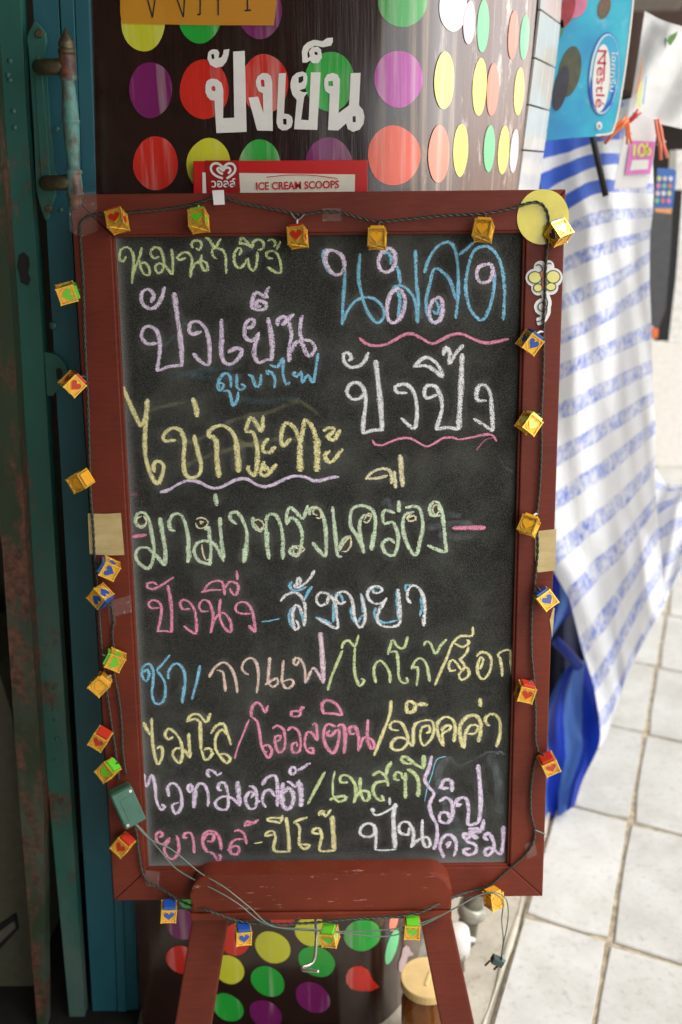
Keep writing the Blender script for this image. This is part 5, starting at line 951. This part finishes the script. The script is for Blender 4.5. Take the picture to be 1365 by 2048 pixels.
wl = tape('small white paper tape holding the cord at the top of the frame', [(425, 381), (448, 380), (450, 409), (428, 410)], flat('white_paper', (226, 224, 222), .6), .0062); wl.name = 'white_tape'
# yellow disc sticker lapping over the top right corner
c0 = B(1086, 434, 0); ys = empty('yellow_sticker', BM @ Matrix.Translation(c0)); tag(ys, 'round yellow sticker lapping over the top right corner of the frame', 'sticker')
rr = (B(1138, 434, 0) - c0).length; poly = ell(0, 0, rr, rr * 1.02, 0, 48, .006)
bm = bmesh.new(); fr = [Vector((a, -.0012, b)) for a, b in poly]; add_prism(bm, fr, [p + Vector((0, .0005, 0)) for p in fr]); bmo('disc', bm, simple('glossy_yellow_disc', sr(222, 206, 46), .18, 0, .12, 25, .1, coat=.6), ys)
# butterfly sticker
bf = empty('butterfly_sticker', BM @ Matrix.Translation(B(1090, 590, 0))); tag(bf, 'white edged butterfly sticker with a curly tail on the right rail of the frame', 'sticker')
c5 = lambda P: [(1040 + x / 4.096, 450 + y / 4.096) for x, y in P]
oB = B(1090, 590, 0)
def bface(name, polys, off, mat):
    V, F = [], []
    for k, P in enumerate(polys):
        o = len(V); V += [B(a, b, off + k * .00002) - Vector((oB.x, 0, oB.z)) for a, b in c5(P)]; F.append(tuple(range(o, o + len(P))))
    return mesh(name, V, F, mat, bf)
bface('white_border', [ell(122, 432, 74, 74), ell(278, 430, 74, 78), ell(150, 515, 56, 62), ell(256, 510, 60, 62), ell(170, 345, 55, 52), ell(235, 340, 48, 52), ell(198, 430, 70, 110)], .0008, WHITE)
tof = lambda a, b: B(1040 + a / 4.096, 450 + b / 4.096, .001) - Vector((oB.x, 0, oB.z))
tail = [(198, 540), (215, 590), (228, 640), (210, 700), (172, 705), (150, 675), (165, 640), (200, 640), (222, 680), (215, 730), (180, 780), (138, 792)]
ribbons('white_border', [(tail, .0098)], WHITE, bf, tof, 0, .0001, .001)
YB = flat('butterfly_yellow', (226, 220, 124)); BL = flat('butterfly_line', (70, 70, 62)); RB = flat('butterfly_body', (196, 104, 62))
bface('wing_outline', [ell(125, 430, 58, 52), ell(275, 425, 60, 56), ell(150, 515, 40, 37), ell(256, 506, 45, 37)], .0016, BL)
bface('wing', [ell(125, 430, 49, 43), ell(275, 425, 51, 47), ell(150, 515, 32, 28), ell(256, 506, 36, 28)], .0019, YB)
bface('body', [ell(190, 402, 27, 30), ell(196, 480, 19, 58)], .0021, BL); bface('body', [ell(190, 402, 21, 24), ell(196, 480, 14, 52)], .0023, RB)
tof2 = lambda a, b: B(1040 + a / 4.096, 450 + b / 4.096, .0019) - Vector((oB.x, 0, oB.z))
ribbons('antenna_and_tail', [([(130, 335), (158, 325), (182, 345), (190, 375)], .0014), ([(262, 322), (238, 312), (214, 335), (205, 375)], .0014), (tail, .0014)], BL, bf, tof2, 0, .0001, .001)

# ================================================================== EASEL
ez = empty('easel', BM); tag(ez, 'red brown wooden easel with a rounded cross ledge and splayed legs carrying the chalkboard', 'easel')
def rounded(x0, z0, x1, z1, r, n=8):
    P = [(x0, z0), (x1, z0)]
    for k in range(n + 1): a = math.pi / 2 * k / n; P.append((x1 - r + r * math.cos(a), z1 - r + r * math.sin(a)))
    for k in range(n + 1): a = math.pi / 2 + math.pi / 2 * k / n; P.append((x0 + r + r * math.cos(a), z1 - r + r * math.sin(a)))
    return P
OFC = .035
a_, b_ = B(383, 1840, OFC), B(905, 1745, OFC)
P = rounded(a_.x, a_.z + .010, b_.x, b_.z, .03); bm = bmesh.new(); fr = [Vector((x, -OFC, z)) for x, z in P]; add_prism(bm, fr, [p + Vector((0, OFC - .001, 0)) for p in fr], .005); bmo('ledge', bm, WORN, ez)
box('ledge_lip', ((a_.x + b_.x) / 2 - .0006, -.018, a_.z + .0045), (b_.x - a_.x + .001, .036, .0105), WORN, ez, bev=.0015)
def legp(px_top, px_bot, off_t, off_b):
    (l0, l1, yt), (k0, k1, yb) = px_top, px_bot; q = [B(l0, yt, off_t), B(l1, yt, off_t), B(k1, yb, off_b), B(k0, yb, off_b)]
    # carry the leg on down to the ground
    def down(p, q_): d = (q_ - p); wz = (BM @ q_).z; dz = (BM @ q_).z - (BM @ p).z; return q_ + d * ((wz + .0) / -dz)
    f = [q[0], q[1], down(q[1], q[2]), down(q[0], q[3])]; up = [(q[0] - f[3]).normalized(), (q[1] - f[2]).normalized()]
    f[0] = q[0] + up[0] * .03; f[1] = q[1] + up[1] * .03
    bm = bmesh.new(); add_prism(bm, f, [p + Vector((0, .022, 0)) for p in f], .0025); return bmo('leg', bm, WOOD, ez)
legp((385, 458, 1835), (350, 424, 2048), .012, .012); legp((840, 903, 1835), (882, 949, 2048), .012, .012)
# bent wire hook under the ledge
HK = simple('galvanised_wire', sr(196, 190, 178), .3, .8, .1)
bm = bmesh.new(); add_tube(bm, catmull([B(632, 1838, .02), B(633, 1880, .03), B(629, 1918, .035), B(618, 1930, .04), B(606, 1933, .045), B(606, 1940, .05), B(618, 1941, .055), B(638, 1943, .06)], .002), .0022, 8); bmo('wire_hook', bm, HK, ez, True)

# ================================================================== LANTERN STRING LIGHTS
GOLD = simple('gold_plated_plastic', sr(255, 204, 84), .25, .55, .1, 60, .05); GOLD2 = simple('gold_foil_face', sr(246, 184, 64), .3, .45, .16, 160, .25)
LC = dict(red=(190, 48, 28), green=(98, 196, 44), yellow=(236, 168, 40), blue=(26, 76, 158), navy=(50, 60, 84), lime=(206, 224, 110))
LCM = {k: simple('lantern_plastic_' + k, sr(*v), .22, 0, .06, 40, .03, coat=.5) for k, v in LC.items()}
LS = .0199
def cage_mesh():
    bm = bmesh.new(); h = .5; t = .075
    for a in (-h, h):
        for b in (-h, h):
            add_box(bm, (a, b, 0), (t, t, 1 + t)); add_box(bm, (a, 0, b), (t, 1, t * .96)); add_box(bm, (0, a, b), (1, t * .98, t * .94))
            for c in (-h, h): add_box(bm, (a, b, c * 1.04), (t * 1.25, t * 1.25, t * 1.25))
    for rot in (Matrix.Identity(4), Matrix.Rotation(math.pi / 2, 4, 'Z'), Matrix.Rotation(math.pi, 4, 'Z'), Matrix.Rotation(-math.pi / 2, 4, 'Z')):
        rg = [rot @ Vector((.44 * math.cos(a), -.47, .44 * math.sin(a))) for a in (2 * math.pi * k / 20 for k in range(21))]
        add_tube(bm, rg, .03, 5, False)
    X = Matrix.Rotation(math.pi / 2, 4, 'X')
    for s in (1, -1): add_tube(bm, [Vector((-.46 * s, -.46, -.49)), Vector((.46 * s, .46, -.49))], .035, 5)
    bmesh.ops.recalc_face_normals(bm, faces=bm.faces); me = bpy.data.meshes.new('cage'); bm.to_mesh(me); bm.free(); return me
def heart_pts(s=.37, n=22):
    out = []
    for k in range(n):
        a = 2 * math.pi * k / n; x = 16 * math.sin(a) ** 3; y = 13 * math.cos(a) - 5 * math.cos(2 * a) - 2 * math.cos(3 * a) - math.cos(4 * a); out.append((x / 16 * s, (y + 2) / 16 * s))
    return out
def heart_mesh(rz):
    bm = bmesh.new(); M = Matrix.Rotation(rz, 4, 'Z'); P = heart_pts(); add_prism(bm, [M @ Vector((x, -.485, z)) for x, z in P], [M @ Vector((x, -.42, z)) for x, z in P])
    bmesh.ops.recalc_face_normals(bm, faces=bm.faces); me = bpy.data.meshes.new('heart'); bm.to_mesh(me); bm.free(); return me
def hrim_mesh():
    bm = bmesh.new(); P = heart_pts(.40); P.append(P[0])
    for q in range(4):
        M = Matrix.Rotation(q * math.pi / 2, 4, 'Z'); add_tube(bm, [M @ Vector((x, -.475, z)) for x, z in P], .022, 5, False)
    me = bpy.data.meshes.new('heart_rim'); bm.to_mesh(me); bm.free(); return me
cage_me = cage_mesh(); cage_me.materials.append(GOLD); rim_me = hrim_mesh(); rim_me.materials.append(GOLD)
bm = bmesh.new(); add_box(bm, (0, 0, 0), (.9, .9, .92)); core_me = bpy.data.meshes.new('foil_box'); bm.to_mesh(core_me); bm.free(); core_me.materials.append(GOLD2)
heart_mes = [heart_mesh(q * math.pi / 2) for q in range(4)]
bm = bmesh.new(); add_box(bm, (0, 0, .60), (.86, .86, .24), None, .04); cap_me = bpy.data.meshes.new('cap'); bmesh.ops.recalc_face_normals(bm, faces=bm.faces); bm.to_mesh(cap_me); bm.free()
STEM = simple('green_stem_plastic', sr(52, 64, 54), .4); CLEAR = simple('clear_stem', sr(190, 190, 180), .2)
def lantern(px, py, colr, rx, ry, rz, lab, size=1.0, off=.016, stem=None):
    """rx, ry: tilt in the board's frame, rz: turn in the picture plane (anticlockwise), degrees"""
    P = B(px, py, off); M = BM @ Matrix.Translation(P) @ Matrix.Rotation(R(-rz), 4, 'Y') @ Matrix.Rotation(R(rx * .75), 4, 'X') @ Matrix.Rotation(R(ry * .65), 4, 'Z') @ Matrix.Scale(LS * size, 4)
    r_ = empty('lantern_light', M); tag(r_, lab, 'fairy light', 'gold cube fairy lights strung round the chalkboard'); r_.empty_display_size = .5
    def pc(name, me, mat=None):
        o = bpy.data.objects.new(name, me); COL.objects.link(o); o.parent = r_
        if mat:
            if not len(me.materials): me.materials.append(mat)
            o.material_slots[0].link = 'OBJECT'; o.material_slots[0].material = mat
        return o
    pc('cage', cage_me); pc('foil_box', core_me); pc('heart_rim', rim_me)
    for hme in heart_mes: pc('heart', hme, LCM[colr])
    pc('cap', cap_me, LCM[colr])
    if stem:
        tipw = BM @ B(stem[0], stem[1], .006); tl_ = M.inverted() @ tipw; bm = bmesh.new()
        a = Vector((0, 0, .62)); add_tube(bm, catmull([a, a.lerp(tl_, .5) + Vector((0, 0, .12)), tl_], .15), .075, 6); o = bmo('stem', bm, STEM if len(lab) % 3 else CLEAR, r_, True)
    return r_
L_ = [(235, 442, 'red', -30, -8, 12, 'red hearted gold lantern at the left end of the top rail', (240, 428)),
 (398, 442, 'green', -30, -8, 4, 'bright green hearted gold lantern left of the white paper tape on the top rail', (398, 412)),
 (596, 475, 'red', -16, -14, 3, 'red hearted gold lantern just below the top rail, left of the clear tape', (595, 440)),
 (755, 478, 'yellow', -12, -10, -3, 'amber lantern hanging over the blue word, in the middle of the top rail', (760, 444)),
 (967, 462, 'yellow', -18, -26, -12, 'amber lantern near the right end of the top rail, left of the yellow sticker', (970, 430)),
 (1119, 466, 'navy', -30, 32, 30, 'dark hearted gold lantern on the yellow sticker', (1098, 452)),
 (134, 586, 'green', -14, 26, -75, 'green lantern highest on the left rail beside the teal door', (158, 580)),
 (145, 768, 'red', -20, 42, -45, 'red lantern on the left rail in front of the door latch', (172, 756)),
 (161, 962, 'yellow', 34, 6, -65, 'amber lantern on the left rail above the masking tape', (182, 953)),
 (219, 1137, 'blue', 24, 0, 58, 'blue capped lantern just below the left masking tape', (196, 1121)),
 (201, 1192, 'blue', 14, 28, -135, 'blue lantern turned upside down, under the other blue one on the left rail', (222, 1212)),
 (231, 1320, 'green', 24, 0, 60, 'green capped lantern above the plain amber one on the left rail', (206, 1310)),
 (200, 1369, 'yellow', 0, 4, -45, 'plain amber lantern between a green and a red one on the left rail', (222, 1352)),
 (201, 1478, 'red', 22, -4, -32, 'red lantern above the green battery box on the left rail', (215, 1462)),
 (216, 1541, 'green', 14, -22, -45, 'green lantern touching the top of the battery box', (238, 1527)),
 (246, 1690, 'red', 12, -18, -38, 'red lantern below the battery box', (263, 1676)),
 (338, 1823, 'blue', 28, 14, -8, 'blue capped lantern under the bottom rail at the left, beside the ledge', (340, 1795)),
 (487, 1868, 'blue', 26, 16, -4, 'blue capped lantern below the ledge over the left easel leg', (489, 1848)),
 (660, 1872, 'green', 28, -20, 8, 'green capped lantern below the ledge beside the wire hook', (662, 1850)),
 (824, 1856, 'green', 26, 0, -3, 'green capped lantern below the ledge beside the right easel leg', (828, 1832)),
 (988, 1798, 'yellow', 12, 34, 8, 'amber lantern under the bottom rail at the right, above the dangling plug', (980, 1776)),
 (1060, 685, 'blue', 4, 24, -35, 'blue hearted lantern below the butterfly sticker', (1086, 664)),
 (1058, 848, 'lime', -14, 20, -35, 'pale lime hearted lantern on the right rail beside the white word', (1080, 830)),
 (1058, 1052, 'yellow', -22, -38, -25, 'amber lantern above the right masking tape', (1074, 1028)),
 (1093, 1198, 'blue', -6, 6, 36, 'blue hearted lantern below the right masking tape', (1072, 1172)),
 (1051, 1384, 'red', 12, 4, -15, 'red lantern on the right rail beside the drinks lines', (1064, 1362)),
 (1099, 1528, 'red', 24, 2, 24, 'red lantern on the outer edge of the right rail, lowest on that side', (1078, 1506))]
for (px, py, c_, rx, ry, rz, lab, st) in L_: lantern(px, py, c_, rx - (18 if py > 1750 else 6 if py > 1300 else 0), ry * 1.2, rz, lab, .98, .017 if py < 1790 else (.045 if 400 < px < 900 else .022), st)
# ------------------------------------------------------------------ cords
CORD = simple('dark_olive_cord', sr(52, 56, 46), .45, 0, .15, 80)
CORD2 = simple('grey_green_thin_wire', sr(104, 118, 106), .4, 0, .1, 80)
def twisted(bm, pts, off, r=.00105, amp=.00105, pitch=.017):
    P = catmull([B(*p[:2], p[2] if len(p) > 2 else off) for p in pts], .003)
    for ph in (0, math.pi):
        s = 0; out = []
        for i, p in enumerate(P):
            if i: s += (P[i] - P[i - 1]).length
            t = (P[min(i + 1, len(P) - 1)] - P[max(i - 1, 0)]).normalized(); n = Vector((-t.z, 0, t.x)).normalized(); a = ph + 2 * math.pi * s / pitch
            out.append(p + n * (amp * math.cos(a)) + Vector((0, -1, 0)) * (amp * math.sin(a)))
        add_tube(bm, out, r, 6)
cordE = empty('fairy_light_cord', BM); tag(cordE, 'dark twisted fairy light cord looping round the chalkboard frame', 'cord')
bm = bmesh.new()
twisted(bm, [(238, 1560), (231, 1500), (222, 1440), (212, 1370), (205, 1310), (200, 1250), (196, 1190), (190, 1120), (187, 1060), (182, 990), (179, 900), (176, 800), (172, 720), (169, 640), (167, 560), (163, 500), (161, 455), (168, 438), (190, 429), (235, 427), (300, 421), (360, 414), (395, 406), (425, 396), (455, 397), (480, 405), (540, 417), (600, 430)], .0035)
twisted(bm, [(600, 430), (640, 424), (680, 425), (720, 436), (760, 443), (820, 438), (890, 431), (960, 428), (1020, 418), (1055, 407), (1078, 405), (1092, 418), (1098, 440), (1096, 480), (1092, 530), (1091, 580), (1088, 650), (1087, 740), (1083, 830), (1083, 900), (1079, 980), (1074, 1040), (1076, 1100), (1070, 1160), (1064, 1220), (1063, 1300), (1068, 1360), (1071, 1430), (1071, 1480), (1076, 1505), (1068, 1530), (1062, 1580), (1062, 1625), (1070, 1662), (1064, 1690), (1045, 1715), (1010, 1745), (980, 1770), (940, 1783), (900, 1798, .02), (870, 1812, .04), (835, 1826, .045), (780, 1834, .045), (700, 1838, .045), (620, 1846, .045), (540, 1848, .045), (480, 1842, .042), (420, 1822, .04), (370, 1806, .025), (330, 1782, .012), (300, 1765), (285, 1745), (277, 1700), (272, 1660), (262, 1640)], .0035)
twisted(bm, [(222, 1205), (227, 1240), (225, 1270), (230, 1320), (229, 1350), (237, 1390), (243, 1440), (246, 1500), (252, 1550)], .0035)
bmo('main_cord', bm, CORD, cordE, True)
bm = bmesh.new()
for pts in ([(1070, 1660, .004), (1080, 1664, .004), (1091, 1669, .006)], [(580, 424, .004), (595, 440, .006), (610, 428, .004)]): add_tube(bm, catmull([B(*p) for p in pts], .002), .0011, 6)
bmo('cord_stub', bm, CORD2, cordE, True)
tw = empty('plug_lead', BM); tag(tw, 'thin grey green twin lead from the battery box under the ledge to the dangling plug', 'wire')
bm = bmesh.new()
for pts in ([(266, 1640, .02), (292, 1668, .02), (320, 1700, .02), (350, 1735, .02), (390, 1760, .028), (440, 1785, .04), (480, 1810, .045), (520, 1842, .048), (560, 1856, .05), (640, 1862, .05), (740, 1862, .05), (830, 1850, .05), (900, 1822, .045), (950, 1795, .04), (985, 1784, .042), (1010, 1795, .04), (1017, 1818, .035), (1015, 1850, .03), (1008, 1885, .025), (1004, 1912, .02)],
            [(268, 1645, .022), (300, 1678, .022), (345, 1700, .022), (400, 1745, .03), (450, 1775, .042), (500, 1815, .047), (545, 1852, .05), (620, 1858, .051), (700, 1868, .051), (780, 1872, .051), (850, 1848, .05), (910, 1816, .045), (960, 1790, .041), (990, 1788, .041), (1006, 1806, .036), (1004, 1840, .03), (1007, 1880, .025), (1003, 1912, .02)]):
    add_tube(bm, catmull([B(*p) for p in pts], .004), .00085, 6)
bmo('twin_wire', bm, CORD2, tw, True)
# the plug
po = B(1000, 1924, .02); Mp = BM @ Matrix.Translation(po) @ Matrix.Rotation(R(28), 4, 'Y')
pg = empty('mains_plug', Mp); tag(pg, 'small dark two pin plug dangling above the concrete strip', 'plug')
PLG = simple('dark_green_plug', sr(54, 70, 66), .4)
box('plug_body', (-.004, 0, 0), (.017, .012, .010), PLG, pg, bev=.0015); box('plug_cap', (.002, 0, .006), (.006, .009, .006), simple('grey_plug_cap', sr(130, 144, 140), .4), pg, bev=.001)
for s in (-1, 1):
    bm = bmesh.new(); add_tube(bm, [Vector((-.006 + s * .007, 0, -.004)), Vector((-.010 + s * .007, -.003, -.013))], .0016, 8); bmo('pin', bm, simple('coppery_pin', sr(110, 60, 46), .4, .5), pg)
# the battery box
bo = B(254, 1600, 0); Mb = BM @ Matrix.Translation(bo + Vector((0, -.006, 0))) @ Matrix.Rotation(R(-20), 4, 'Y') @ Matrix.Rotation(R(24), 4, 'Z')
bb = empty('battery_box', Mb); tag(bb, 'dark green plastic battery box with two screws taped to the left rail of the frame', 'battery box')
BX = simple('dark_green_box_plastic', sr(54, 98, 80), .35, 0, .1, 50, .06)
box('box_body', (-.001, -.010, 0), (.031, .024, .053), BX, bb, bev=.0035); box('lid', (0, -.0235, 0), (.029, .003, .051), BX, bb, bev=.0012); box('lid_panel', (0, -.0252, -.001), (.014, .0008, .032), BX, bb, bev=.0003)
for q in ((.0105, .0205), (-.0105, -.0205)):
    bm = bmesh.new(); add_tube(bm, [Vector((q[0], -.0245, q[1])), Vector((q[0], -.0262, q[1]))], .0022, 12); bmo('screw', bm, simple('chrome_screw', sr(200, 200, 196), .2, .9), bb)
